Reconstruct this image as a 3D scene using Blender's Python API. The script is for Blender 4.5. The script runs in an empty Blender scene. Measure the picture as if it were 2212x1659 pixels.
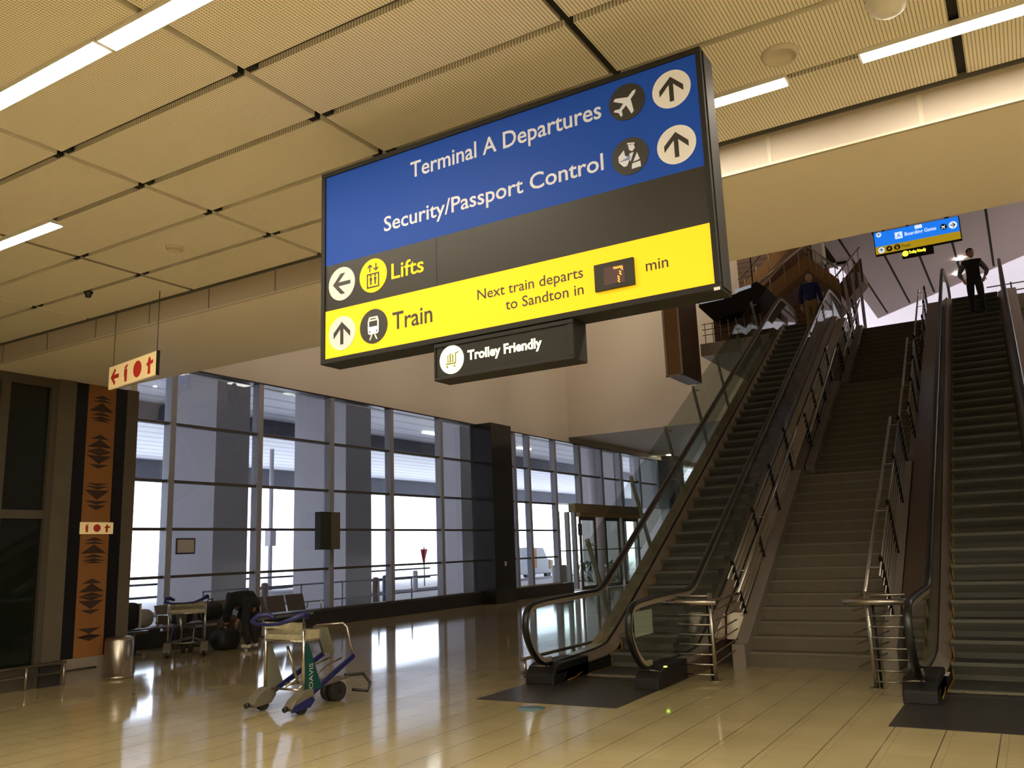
import bpy, bmesh, math, random
from mathutils import Vector, Matrix
random.seed(7)
SC = bpy.context.scene
COL = SC.collection
PI = math.pi
# ---------------------------------------------------------------- camera, world, exposure
cam_d = bpy.data.cameras.new('camera')
cam = bpy.data.objects.new('camera', cam_d); COL.objects.link(cam)
cam_d.sensor_fit = 'HORIZONTAL'; cam_d.sensor_width = 36.0
cam_d.lens = 36.0 * 1835.12 / 2212.0
cam_d.clip_start = .05; cam_d.clip_end = 500
cx = Vector((0.85546952, 0.51653959, -0.03686128))      # camera right in the world
cy = -Vector((-0.13097673, 0.14695207, -0.98043367))    # camera up
cz = -Vector((-0.50101597, 0.84355909, 0.19336768))     # camera back
cam.matrix_world = Matrix(((cx.x, cy.x, cz.x, 0), (cx.y, cy.y, cz.y, 0), (cx.z, cy.z, cz.z, 1.6), (0, 0, 0, 1)))
SC.camera = cam
SC.view_settings.view_transform = 'Standard'
SC.view_settings.look = 'None'
SC.view_settings.exposure = 0.0
SC.view_settings.gamma = 1.0
SC.view_settings.use_curve_mapping = False
world = bpy.data.worlds.new('sky'); SC.world = world
world.use_nodes = True
bg = world.node_tree.nodes['Background']
bg.inputs[0].default_value = (.86, .90, 1.0, 1)
bg.inputs[1].default_value = 6.0
LAMP = 118.0            # strength of the ceiling strip lamps
LAMP_COL = (1.0, .89, .72)

# ---------------------------------------------------------------- materials
def new_mat(name):
    m = bpy.data.materials.new(name); m.use_nodes = True
    nt = m.node_tree; b = nt.nodes['Principled BSDF']
    return m, nt, b
def mat(name, col, rough=.6, metal=0., noise=0., scale=6., spec=.5, emit=None, estr=0., stretch=None, bump=0.):
    m, nt, b = new_mat(name)
    b.inputs['Base Color'].default_value = (*col, 1)
    b.inputs['Roughness'].default_value = rough
    b.inputs['Metallic'].default_value = metal
    b.inputs['Specular IOR Level'].default_value = spec
    if emit:
        b.inputs['Emission Color'].default_value = (*emit, 1); b.inputs['Emission Strength'].default_value = estr
    if noise or bump:
        tc = nt.nodes.new('ShaderNodeTexCoord'); n = nt.nodes.new('ShaderNodeTexNoise')
        n.inputs['Scale'].default_value = scale; n.inputs['Detail'].default_value = 6
        if stretch:
            mp = nt.nodes.new('ShaderNodeMapping'); mp.inputs['Scale'].default_value = stretch
            nt.links.new(tc.outputs['Object'], mp.inputs[0]); nt.links.new(mp.outputs[0], n.inputs['Vector'])
        else:
            nt.links.new(tc.outputs['Object'], n.inputs['Vector'])
        if noise:
            r = nt.nodes.new('ShaderNodeMix'); r.data_type = 'RGBA'
            r.inputs[6].default_value = (*[c*(1-noise) for c in col], 1)
            r.inputs[7].default_value = (*[min(1, c*(1+noise)) for c in col], 1)
            nt.links.new(n.outputs['Fac'], r.inputs[0]); nt.links.new(r.outputs[2], b.inputs['Base Color'])
        if bump:
            bp = nt.nodes.new('ShaderNodeBump'); bp.inputs['Strength'].default_value = bump; bp.inputs['Distance'].default_value = .01
            nt.links.new(n.outputs['Fac'], bp.inputs['Height']); nt.links.new(bp.outputs[0], b.inputs['Normal'])
    return m
def glass_mat(name, tint, ior=1.45, rough=0.0, boost=1.0):
    m = bpy.data.materials.new(name); m.use_nodes = True
    nt = m.node_tree; nt.nodes.clear()
    o = nt.nodes.new('ShaderNodeOutputMaterial'); mx = nt.nodes.new('ShaderNodeMixShader')
    t = nt.nodes.new('ShaderNodeBsdfTransparent'); g = nt.nodes.new('ShaderNodeBsdfGlossy')
    t.inputs[0].default_value = (*tint, 1); g.inputs['Roughness'].default_value = rough
    lw = nt.nodes.new('ShaderNodeLayerWeight'); lw.inputs[0].default_value = .5
    f0 = ((ior-1)/(ior+1))**2 * boost
    pw = nt.nodes.new('ShaderNodeMath'); pw.operation = 'POWER'; pw.inputs[1].default_value = 5.0
    mu = nt.nodes.new('ShaderNodeMath'); mu.operation = 'MULTIPLY_ADD'; mu.inputs[1].default_value = 1-f0; mu.inputs[2].default_value = f0
    nt.links.new(lw.outputs['Facing'], pw.inputs[0]); nt.links.new(pw.outputs[0], mu.inputs[0])
    nt.links.new(mu.outputs[0], mx.inputs[0]); nt.links.new(t.outputs[0], mx.inputs[1]); nt.links.new(g.outputs[0], mx.inputs[2])
    nt.links.new(mx.outputs[0], o.inputs[0])
    return m
def emis(name, col, s):
    m, nt, b = new_mat(name)
    b.inputs['Base Color'].default_value = (*col, 1)
    b.inputs['Emission Color'].default_value = (*col, 1); b.inputs['Emission Strength'].default_value = s
    return m
def math_node(nt, op, a, b=None):
    n = nt.nodes.new('ShaderNodeMath'); n.operation = op
    for i, v in enumerate((a, b)):
        if v is None: continue
        if isinstance(v, (int, float)): n.inputs[i].default_value = v
        else: nt.links.new(v, n.inputs[i])
    return n.outputs[0]

def floor_mat():
    m, nt, b = new_mat('floor_tiles')
    tc = nt.nodes.new('ShaderNodeTexCoord'); mp = nt.nodes.new('ShaderNodeMapping')
    mp.inputs['Rotation'].default_value = (0, 0, -PI/2)
    mp.inputs['Location'].default_value = (.13, .03, 0)
    br = nt.nodes.new('ShaderNodeTexBrick')
    br.inputs['Scale'].default_value = 1.0; br.inputs['Brick Width'].default_value = .4; br.inputs['Row Height'].default_value = .4
    br.inputs['Mortar Size'].default_value = .0032; br.inputs['Mortar Smooth'].default_value = .3; br.offset = .5
    br.inputs['Color1'].default_value = (.50, .415, .222, 1); br.inputs['Color2'].default_value = (.46, .38, .20, 1)
    br.inputs['Mortar'].default_value = (.36, .295, .165, 1); br.inputs['Bias'].default_value = 0
    nt.links.new(tc.outputs['Object'], mp.inputs[0]); nt.links.new(mp.outputs[0], br.inputs['Vector'])
    n = nt.nodes.new('ShaderNodeTexNoise'); n.inputs['Scale'].default_value = 1.1; n.inputs['Detail'].default_value = 8
    nt.links.new(tc.outputs['Object'], n.inputs['Vector'])
    mx = nt.nodes.new('ShaderNodeMix'); mx.data_type = 'RGBA'; mx.blend_type = 'MULTIPLY'
    rp = nt.nodes.new('ShaderNodeValToRGB'); rp.color_ramp.elements[0].position = .3; rp.color_ramp.elements[1].position = .7
    rp.color_ramp.elements[0].color = (.86, .85, .82, 1); rp.color_ramp.elements[1].color = (1, 1, 1, 1)
    nt.links.new(n.outputs['Fac'], rp.inputs[0])
    mx.inputs[0].default_value = 1
    sp = nt.nodes.new('ShaderNodeSeparateXYZ'); nt.links.new(tc.outputs['Object'], sp.inputs[0])
    fr = math_node(nt, 'FRACT', math_node(nt, 'MULTIPLY', math_node(nt, 'ADD', sp.outputs[0], .032), 2.5))
    ln = math_node(nt, 'LESS_THAN', fr, .019)
    lx = nt.nodes.new('ShaderNodeMix'); lx.data_type = 'RGBA'; lx.inputs[7].default_value = (.11, .085, .06, 1)
    nt.links.new(ln, lx.inputs[0]); nt.links.new(br.outputs['Color'], lx.inputs[6])
    nt.links.new(lx.outputs[2], mx.inputs[6]); nt.links.new(rp.outputs[0], mx.inputs[7]); nt.links.new(mx.outputs[2], b.inputs['Base Color'])
    r = nt.nodes.new('ShaderNodeMapRange'); r.inputs[3].default_value = .05; r.inputs[4].default_value = .12
    nt.links.new(n.outputs['Fac'], r.inputs[0]); nt.links.new(r.outputs[0], b.inputs['Roughness'])
    b.inputs['Specular IOR Level'].default_value = .7
    bp = nt.nodes.new('ShaderNodeBump'); bp.inputs['Strength'].default_value = .25; bp.inputs['Distance'].default_value = .002; bp.invert = True
    nt.links.new(br.outputs['Fac'], bp.inputs['Height']); nt.links.new(bp.outputs[0], b.inputs['Normal'])
    return m
def perforated_mat():
    m, nt, b = new_mat('perforated_panel')
    tc = nt.nodes.new('ShaderNodeTexCoord'); sp = nt.nodes.new('ShaderNodeSeparateXYZ')
    nt.links.new(tc.outputs['Object'], sp.inputs[0])
    fx = math_node(nt, 'FRACT', math_node(nt, 'MULTIPLY', sp.outputs[0], 46.0))
    fy = math_node(nt, 'FRACT', math_node(nt, 'MULTIPLY', sp.outputs[1], 60.0))
    dx = math_node(nt, 'ABSOLUTE', math_node(nt, 'SUBTRACT', fx, .5)); dy = math_node(nt, 'ABSOLUTE', math_node(nt, 'SUBTRACT', fy, .5))
    hole = math_node(nt, 'MULTIPLY', math_node(nt, 'LESS_THAN', dx, .15), math_node(nt, 'LESS_THAN', dy, .38))
    mx = nt.nodes.new('ShaderNodeMix'); mx.data_type = 'RGBA'
    mx.inputs[6].default_value = (.90, .84, .70, 1); mx.inputs[7].default_value = (.30, .26, .20, 1)
    nt.links.new(hole, mx.inputs[0]); nt.links.new(mx.outputs[2], b.inputs['Base Color'])
    b.inputs['Roughness'].default_value = .55; b.inputs['Specular IOR Level'].default_value = .2
    return m
def slat_mat(name, c1, c2, scale, axis=2):
    m, nt, b = new_mat(name)
    tc = nt.nodes.new('ShaderNodeTexCoord'); sp = nt.nodes.new('ShaderNodeSeparateXYZ')
    nt.links.new(tc.outputs['Object'], sp.inputs[0])
    f = math_node(nt, 'FRACT', math_node(nt, 'MULTIPLY', sp.outputs[axis], scale))
    g = math_node(nt, 'LESS_THAN', f, .22)
    mx = nt.nodes.new('ShaderNodeMix'); mx.data_type = 'RGBA'
    mx.inputs[6].default_value = (*c1, 1); mx.inputs[7].default_value = (*c2, 1)
    nt.links.new(g, mx.inputs[0]); nt.links.new(mx.outputs[2], b.inputs['Base Color'])
    b.inputs['Roughness'].default_value = .5
    return m
M = {}
M['floor'] = floor_mat()
M['perf'] = perforated_mat()
M['gap'] = mat('ceiling_gap', (.13, .125, .11), .7)
M['gap_dark'] = mat('ceiling_slot', (.012, .011, .01), .8)
M['beige'] = mat('beige_paint', (.76, .68, .58), .6, noise=.04, scale=.7, spec=.25)
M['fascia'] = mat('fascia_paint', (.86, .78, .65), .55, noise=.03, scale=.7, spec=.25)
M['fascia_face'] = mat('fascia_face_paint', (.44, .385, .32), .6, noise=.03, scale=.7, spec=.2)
M['lip'] = mat('pale_trim', (.52, .47, .36), .5)
M['conc'] = mat('brown_render', (.105, .086, .058), .8, noise=.15, scale=3)
M['ochre'] = mat('ochre_paint', (.26, .105, .024), .7, noise=.08, scale=5)
M['umber'] = mat('umber_paint', (.04, .018, .01), .7)
M['black'] = mat('black_cladding', (.006, .006, .008), .4, spec=.3)
M['granite'] = mat('black_granite', (.022, .02, .018), .12, noise=.4, scale=60, spec=.6)
M['plinth'] = mat('dark_plinth', (.03, .027, .025), .3)
M['alu'] = mat('aluminium_frame', (.42, .42, .46), .4, metal=.3)
M['trans'] = mat('transom_metal', (.115, .10, .09), .5, metal=.3)
M['brownframe'] = mat('brown_window_frame', (.085, .072, .052), .55, metal=.2)
M['glass'] = glass_mat('window_glass', (.80, .84, .88), 1.5)
M['darkglass'] = mat('dark_glass', (.008, .010, .007), .04, spec=.5)
M['escglass'] = glass_mat('balustrade_glass', (.86, .90, .87), 1.45)
M['clearglass'] = glass_mat('door_glass', (.84, .90, .88), 1.45)
M['chrome'] = mat('chrome', (.62, .60, .56), .18, metal=1.)
M['steel'] = mat('brushed_steel', (.46, .43, .38), .3, metal=1., noise=.1, scale=40, stretch=(1, 1, .05))
M['upper_floor'] = mat('upper_floor_stone', (.55, .50, .48), .4, noise=.05)
M['nosing'] = mat('stair_nosing', (.18, .155, .115), .6)
M['deck'] = mat('escalator_deck_metal', (.52, .46, .37), .27, metal=.7, noise=.08, scale=12)
M['skirt'] = mat('escalator_skirt', (.42, .36, .29), .36, metal=.7)
M['panel'] = mat('escalator_side_panel', (.20, .145, .10), .3, metal=.55)
M['guide'] = mat('handrail_guide_metal', (.46, .39, .30), .38, metal=.5)
M['guardpost'] = mat('guard_post_steel', (.40, .40, .36), .35, metal=.5)
M['rubber'] = mat('black_rubber', (.009, .009, .009), .32)
M['newel'] = mat('dark_newel', (.012, .011, .011), .5, spec=.25)
M['step_yellow'] = mat('step_edge_yellow', (.22, .13, .01), .6)
M['step'] = slat_mat('escalator_step', (.14, .137, .114), (.045, .045, .038), 90, 0)
M['plate'] = mat('landing_plate', (.045, .042, .038), .3, metal=.3, noise=.2, scale=80)
M['yellow'] = mat('safety_yellow', (.50, .28, .01), .55)
M['stone'] = mat('stair_stone', (.145, .125, .09), .65, noise=.12, scale=9, spec=.25)
M['stone2'] = mat('stair_stringer', (.25, .21, .18), .6, noise=.08, scale=6)
M['wood'] = mat('wood_veneer', (.27, .145, .05), .45, noise=.25, scale=6, stretch=(8, 8, .5))
M['wooddark'] = mat('wood_veneer_dark', (.14, .075, .04), .5, noise=.2, scale=6, stretch=(8, 8, .5))
M['woodslat'] = slat_mat('wood_slats', (.17, .085, .045), (.06, .03, .018), 5.5, 2)
M['woodedge'] = mat('pale_edge_trim', (.50, .43, .33), .5)
M['greyceil'] = slat_mat('grey_ceiling_boards', (.72, .66, .68), (.64, .58, .60), 5, 1)
M['white'] = mat('white_plastic', (.72, .70, .64), .5)
M['disc'] = mat('speaker_disc', (.60, .54, .43), .5)
M['lamp'] = emis('strip_lamp', LAMP_COL, LAMP)
M['upper_fill'] = emis('upper_fill_glow', (1, .93, .88), 14)  # glow of the fill panels added out of view upstairs
M['fill_lamp'] = emis('roof_fill_glow', (1, .84, .64), 52)  # glow of the unseen fill lamps added in the atrium
M['slot'] = emis('canopy_light_slot', (.42, .46, .55), .5)
M['lampout'] = emis('outdoor_lamp', (1, .95, .8), 10)
M['lampcool'] = emis('downlight', (1, .9, .72), 25)
M['sky_panel'] = emis('frosted_rooflight', (.80, .76, .86), .72)
M['frame'] = mat('sign_frame', (.016, .015, .013), .6, spec=.25)
M['blue'] = mat('sign_blue', (.010, .048, .25), .5, spec=.12, emit=(.010, .06, .32), estr=.34)
M['olive'] = mat('sign_black', (.026, .024, .018), .42, spec=.25)
M['syellow'] = mat('sign_yellow', (.80, .50, .02), .5, spec=.1, emit=(1.0, .62, .016), estr=.60)
M['sblack'] = mat('sign_print_black', (.02, .018, .014), .5)
M['swhite'] = mat('sign_print_white', (.62, .60, .55), .07, emit=(.8, .75, .66), estr=.16)
M['sletter'] = mat('sign_letter_white', (.60, .62, .66), .5, spec=.15, emit=(.7, .75, .85), estr=.12)
M['slit'] = emis('lit_sign_face', (1.0, .96, .50), 2.6)
M['slitdark'] = mat('lit_sign_print', (.10, .09, .01), .5, emit=(.35, .33, .01), estr=.6)
M['led'] = emis('led_orange', (1.0, .28, .03), 3.0)
M['ledoff'] = mat('led_window', (.05, .012, .006), .4)
M['ublue'] = emis('upper_sign_blue', (.012, .21, .95), .85)
M['uyellow'] = mat('upper_sign_yellow', (.80, .55, .02), .5, emit=(.9, .58, .02), estr=.35)
M['uwhite'] = emis('upper_sign_white', (.75, .88, 1.0), .9)
M['uolive'] = mat('upper_sign_brown', (.30, .20, .02), .5)
M['uglow'] = emis('upper_sign_glow', (1.0, .92, .05), 2.2)
M['red'] = mat('sign_red', (.55, .03, .015), .5)
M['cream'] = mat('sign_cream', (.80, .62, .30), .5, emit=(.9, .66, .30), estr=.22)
M['paper'] = mat('paper', (.36, .40, .32), .7)
M['paperw'] = mat('white_paper', (.55, .5, .48), .7)
M['tblue'] = mat('trolley_blue', (.012, .016, .11), .35)
M['tgrey'] = mat('trolley_grey', (.15, .135, .095), .5)
M['teal'] = mat('trolley_teal', (.0, .06, .055), .5)
M['tyre'] = mat('tyre', (.025, .024, .02), .6)
M['ad'] = mat('trolley_panel', (.42, .38, .24), .5, noise=.5, scale=14)
M['gad'] = mat('trolley_grey_panel', (.20, .20, .15), .5)
M['cloth_black'] = mat('black_cloth', (.012, .012, .013), .9, bump=.3, scale=40)
M['cloth_navy'] = mat('navy_cloth', (.008, .012, .10), .85, bump=.3, scale=30)
M['cloth_grey'] = mat('grey_cloth', (.16, .16, .20), .85)
M['cloth_khaki'] = mat('khaki_cloth', (.24, .16, .06), .85)
M['cloth_dark'] = mat('dark_trousers', (.018, .018, .02), .9)
M['skin'] = mat('skin', (.48, .26, .18), .55)
M['hair'] = mat('brown_hair', (.05, .03, .02), .7)
M['hairgrey'] = mat('grey_hair', (.42, .34, .27), .7)
M['shoew'] = mat('white_shoe', (.72, .66, .56), .6)
M['shoe'] = mat('dark_shoe', (.02, .018, .016), .5)
M['bag'] = mat('black_bag', (.012, .012, .014), .6, bump=.2, scale=25)
M['bagbrown'] = mat('brown_bag', (.10, .075, .055), .8)
M['clearbag'] = mat('grey_plastic_bag', (.26, .24, .22), .35, noise=.4, scale=12)
M['seat'] = mat('perforated_seat', (.17, .15, .125), .4, metal=.6)
M['concrete_out'] = mat('outdoor_concrete', (.80, .78, .76), .9, noise=.06, scale=.4)
M['colout'] = mat('column_cladding', (.62, .58, .60), .6, noise=.05, scale=1.)
M['soffit_out'] = slat_mat('deck_soffit_ribs', (.78, .77, .82), (.50, .50, .56), .9, 0)
M['beam_out'] = mat('deck_beam', (.12, .12, .14), .8)
M['boll'] = mat('bollard_paint', (.30, .20, .15), .8)
M['orange'] = mat('orange_paint', (.8, .28, .03), .6)
M['vanwhite'] = mat('vehicle_paint', (.5, .52, .56), .3)
M['redpaint'] = mat('red_flag', (.7, .03, .02), .6)
M['sticker'] = mat('blue_sticker', (.12, .22, .25), .4, noise=.3, scale=14)
M['speaker'] = mat('speaker_grey', (.035, .04, .032), .6)
M['led_green'] = emis('green_indicator', (.55, 1.0, .10), 3.5)
M['banner'] = mat('door_fascia', (.27, .20, .085), .5)
M['bannerlit'] = mat('door_header_lit', (.46, .33, .14), .5)  # lighter copy of the fascia colour, the header's lit look painted in
M['screen_white'] = mat('pink_partition', (.52, .43, .44), .7)
M['tealpanel'] = mat('teal_panel', (.02, .12, .11), .5)

# ---------------------------------------------------------------- mesh helpers
class MB:
    def __init__(s): s.v = []; s.f = []; s.mi = []; s.sm = []
    def add(s, vs, fs, m=0, smooth=False):
        o = len(s.v); s.v += [tuple(v) for v in vs]
        for f in fs: s.f.append([i+o for i in f]); s.mi.append(m); s.sm.append(smooth)
        return s
    def box(s, x0, x1, y0, y1, z0, z1, m=0):
        return s.add([(x0,y0,z0),(x1,y0,z0),(x1,y1,z0),(x0,y1,z0),(x0,y0,z1),(x1,y0,z1),(x1,y1,z1),(x0,y1,z1)],
              [(0,3,2,1),(4,5,6,7),(0,1,5,4),(1,2,6,5),(2,3,7,6),(3,0,4,7)], m)
    def bar(s, p, q, w, h, m=0, up=(0,0,1)):
        p = Vector(p); q = Vector(q); d = (q-p).normalized(); u = Vector(up)
        a = d.cross(u)
        if a.length < 1e-4: a = d.cross(Vector((1,0,0)))
        a.normalize(); b = a.cross(d).normalized()
        vs = [c + a*(sx*w/2) + b*(sz*h/2) for c in (p, q) for sx, sz in ((-1,-1),(1,-1),(1,1),(-1,1))]
        return s.add(vs, [(0,1,2,3),(7,6,5,4),(0,4,5,1),(1,5,6,2),(2,6,7,3),(3,7,4,0)], m)
    def tube(s, pts, r, n=8, m=0, closed=False, caps=True):
        pts = [Vector(p) for p in pts]; k = len(pts); rings = []
        rr = r if isinstance(r, (list, tuple)) else [r]*k
        prev = None
        for i, p in enumerate(pts):
            if closed: d = pts[(i+1) % k] - pts[i-1]
            else: d = pts[min(i+1, k-1)] - pts[max(i-1, 0)]
            d.normalize()
            if prev is None:
                a = d.orthogonal().normalized()
            else:
                a = prev - d*prev.dot(d)
                a = a.normalized() if a.length > 1e-6 else d.orthogonal().normalized()
            prev = a; b = d.cross(a)
            rings.append([p + (a*math.cos(2*PI*j/n) + b*math.sin(2*PI*j/n))*rr[i] for j in range(n)])
        vs = [v for ring in rings for v in ring]; fs = []
        for i in range(k if closed else k-1):
            i2 = (i+1) % k
            for j in range(n):
                fs.append((i*n+j, i*n+(j+1) % n, i2*n+(j+1) % n, i2*n+j))
        s.add(vs, fs, m, True)
        if caps and not closed:
            o = len(s.v) - len(vs)
            s.f.append([o+j for j in range(n)][::-1]); s.mi.append(m); s.sm.append(False)
            s.f.append([o+(k-1)*n+j for j in range(n)]); s.mi.append(m); s.sm.append(False)
        return s
    def cyl(s, p, q, r, n=16, m=0): return s.tube([p, q], r, n, m)
    def prism(s, poly, fn, w0, w1, m=0, m2=None):
        n = len(poly)
        vs = [fn(u, v, w0) for u, v in poly] + [fn(u, v, w1) for u, v in poly]
        s.add(vs, [list(range(n))[::-1], [n+i for i in range(n)]], m)
        o = len(s.v) - 2*n
        for i in range(n):
            j = (i+1) % n
            s.f.append([o+i, o+j, o+n+j, o+n+i]); s.mi.append(m if m2 is None else m2); s.sm.append(False)
        return s
    def lathe(s, prof, c, n=24, m=0, smooth=True):
        c = Vector(c); k = len(prof)
        vs = [c + Vector((r*math.cos(2*PI*j/n), r*math.sin(2*PI*j/n), z)) for r, z in prof for j in range(n)]
        fs = [(i*n+j, i*n+(j+1) % n, (i+1)*n+(j+1) % n, (i+1)*n+j) for i in range(k-1) for j in range(n)]
        s.add(vs, fs, m, smooth); o = len(s.v) - len(vs)
        for i, rev in ((0, True), (k-1, False)):
            if prof[i][0] > 1e-5:
                f = [o+i*n+j for j in range(n)]; s.f.append(f[::-1] if rev else f); s.mi.append(m); s.sm.append(False)
        return s
    def ell(s, c, rx, ry, rz, n=14, m=0, p=1.0):
        c = Vector(c); vs = []; fs = []; k = n//2+1
        def sp(v): return math.copysign(abs(v)**p, v)
        for i in range(k+1):
            t = PI*i/k
            for j in range(n):
                a = 2*PI*j/n
                vs.append(c + Vector((rx*sp(math.sin(t))*sp(math.cos(a)), ry*sp(math.sin(t))*sp(math.sin(a)), rz*sp(math.cos(t)))))
        for i in range(k):
            for j in range(n): fs.append((i*n+j, (i+1)*n+j, (i+1)*n+(j+1) % n, i*n+(j+1) % n))
        return s.add(vs, fs, m, True)
    def sweep(s, path, prof, m=0, closed_prof=True, smooth=False):
        """prof: list of (dx, dn): sideways in X and along the path normal, path: list of (x, y, z) in an x=const plane"""
        P = [Vector(p) for p in path]; k = len(P); n = len(prof); vs = []
        for i, p in enumerate(P):
            d = (P[min(i+1, k-1)] - P[max(i-1, 0)]).normalized()
            nn = Vector((1, 0, 0)).cross(d)
            for a, b in prof: vs.append(p + Vector((a, 0, 0)) + nn*b)
        fs = [(i*n+j, i*n+(j+1) % n, (i+1)*n+(j+1) % n, (i+1)*n+j) for i in range(k-1) for j in range(n if closed_prof else n-1)]
        s.add(vs, fs, m, smooth)
        if closed_prof:
            o = len(s.v)-len(vs)
            s.f.append([o+j for j in range(n)][::-1]); s.mi.append(m); s.sm.append(False)
            s.f.append([o+(k-1)*n+j for j in range(n)]); s.mi.append(m); s.sm.append(False)
        return s
    def build(s, name, mats, parent=None, bevel=0.):
        if not isinstance(mats, (list, tuple)): mats = [mats]
        off = world_loc(parent) if parent else Vector((0, 0, 0))
        me = bpy.data.meshes.new(name)
        me.from_pydata([tuple(Vector(v)-off) for v in s.v], [], s.f)
        for m in mats: me.materials.append(m)
        me.polygons.foreach_set('material_index', s.mi); me.polygons.foreach_set('use_smooth', s.sm)
        bm = bmesh.new(); bm.from_mesh(me); bmesh.ops.recalc_face_normals(bm, faces=bm.faces); bm.to_mesh(me); bm.free()
        me.update()
        o = bpy.data.objects.new(name, me); COL.objects.link(o)
        if parent: o.parent = parent
        if bevel:
            b = o.modifiers.new('bevel', 'BEVEL'); b.width = bevel; b.segments = 2; b.limit_method = 'ANGLE'; b.angle_limit = .6
        return o
def world_loc(o):
    v = Vector((0, 0, 0))
    while o: v += o.location; o = o.parent
    return v
def tag(o, label=None, cat=None, group=None, kind=None):
    if label: o['label'] = label
    if cat: o['category'] = cat
    if group: o['group'] = group
    if kind: o['kind'] = kind
    return o
def thing(name, label, cat, loc=(0, 0, 0), group=None, kind=None):
    o = bpy.data.objects.new(name, None); COL.objects.link(o); o.location = loc; o.empty_display_size = .1
    return tag(o, label, cat, group, kind)
def struct(name, mb, mats, label=None):
    o = mb.build(name, mats) if isinstance(mb, MB) else mb
    o['kind'] = 'structure'
    if label: o['label'] = label
    return o
def children(o): return [c for c in bpy.data.objects if c.parent == o]
def copy_tree(o, parent=None):
    c = o.copy(); COL.objects.link(c); c.parent = parent
    for ch in KIDS.get(o.name, []): copy_tree(ch, c)
    return c
KIDS = {}
def note_kids(root):
    KIDS[root.name] = children(root)
    for k in KIDS[root.name]: note_kids(k)
def cyl_at(name, p, q, r, m, parent, n=12): return MB().cyl(p, q, r, n).build(name, m, parent)

# flat lettering and pictograms as thin raised shapes on a plane: fn(u, v, w) -> world
def text_mesh(body, bold=.0):
    cu = bpy.data.curves.new('t', 'FONT'); cu.body = body; cu.size = 1; cu.offset = bold; cu.resolution_u = 3
    o = bpy.data.objects.new('t', cu); COL.objects.link(o)
    bpy.context.view_layer.update()
    me = bpy.data.meshes.new_from_object(o.evaluated_get(bpy.context.evaluated_depsgraph_get()))
    vs = [(v.co.x, v.co.y) for v in me.vertices]; fs = [list(p.vertices) for p in me.polygons]
    bpy.data.objects.remove(o); bpy.data.curves.remove(cu); bpy.data.meshes.remove(me)
    return vs, fs
_capH = None
def text(name, body, u0, u1, v0, cap, fn, w, m, parent, bold=.012):
    global _capH
    if _capH is None: _capH = max(v[1] for v in text_mesh('T')[0])
    vs, fs = text_mesh(body, bold)
    xa = min(v[0] for v in vs); xb = max(v[0] for v in vs)
    sx = (u1-u0)/(xb-xa); sy = cap/_capH
    mb = MB(); mb.add([fn(u0+(x-xa)*sx, v0+y*sy, w) for x, y in vs], fs)
    return mb.build(name, m, parent)
def circle_poly(u, v, r, n=40): return [(u+r*math.cos(2*PI*i/n), v+r*math.sin(2*PI*i/n)) for i in range(n)]
def rot_poly(poly, u, v, a=0., s=1.):
    c, d = math.cos(a), math.sin(a)
    return [(u+s*(x*c-y*d), v+s*(x*d+y*c)) for x, y in poly]
ARROW = [(-.10,-.62),(.10,-.62),(.10,.28),(.48,-.10),(.62,-.02),(.62,-.02),(.62,-.26+.30),(0,.66),(-.62,.04),(-.62,-.26),(-.62,-.30),(-.10,.22)]
ARROW = [(-.11,-.66),(.11,-.66),(.11,.26),(.62,-.26),(.62,.06),(0,.66),(-.62,.06),(-.62,-.26),(-.11,.26)]
PLANE = [(0,.75),(.09,.6),(.10,.22),(.68,-.18),(.68,-.36),(.10,-.16),(.08,-.5),(.28,-.66),(.28,-.78),(0,-.68),(-.28,-.78),(-.28,-.66),(-.08,-.5),(-.10,-.16),(-.68,-.36),(-.68,-.18),(-.10,.22),(-.09,.6)]
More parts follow.
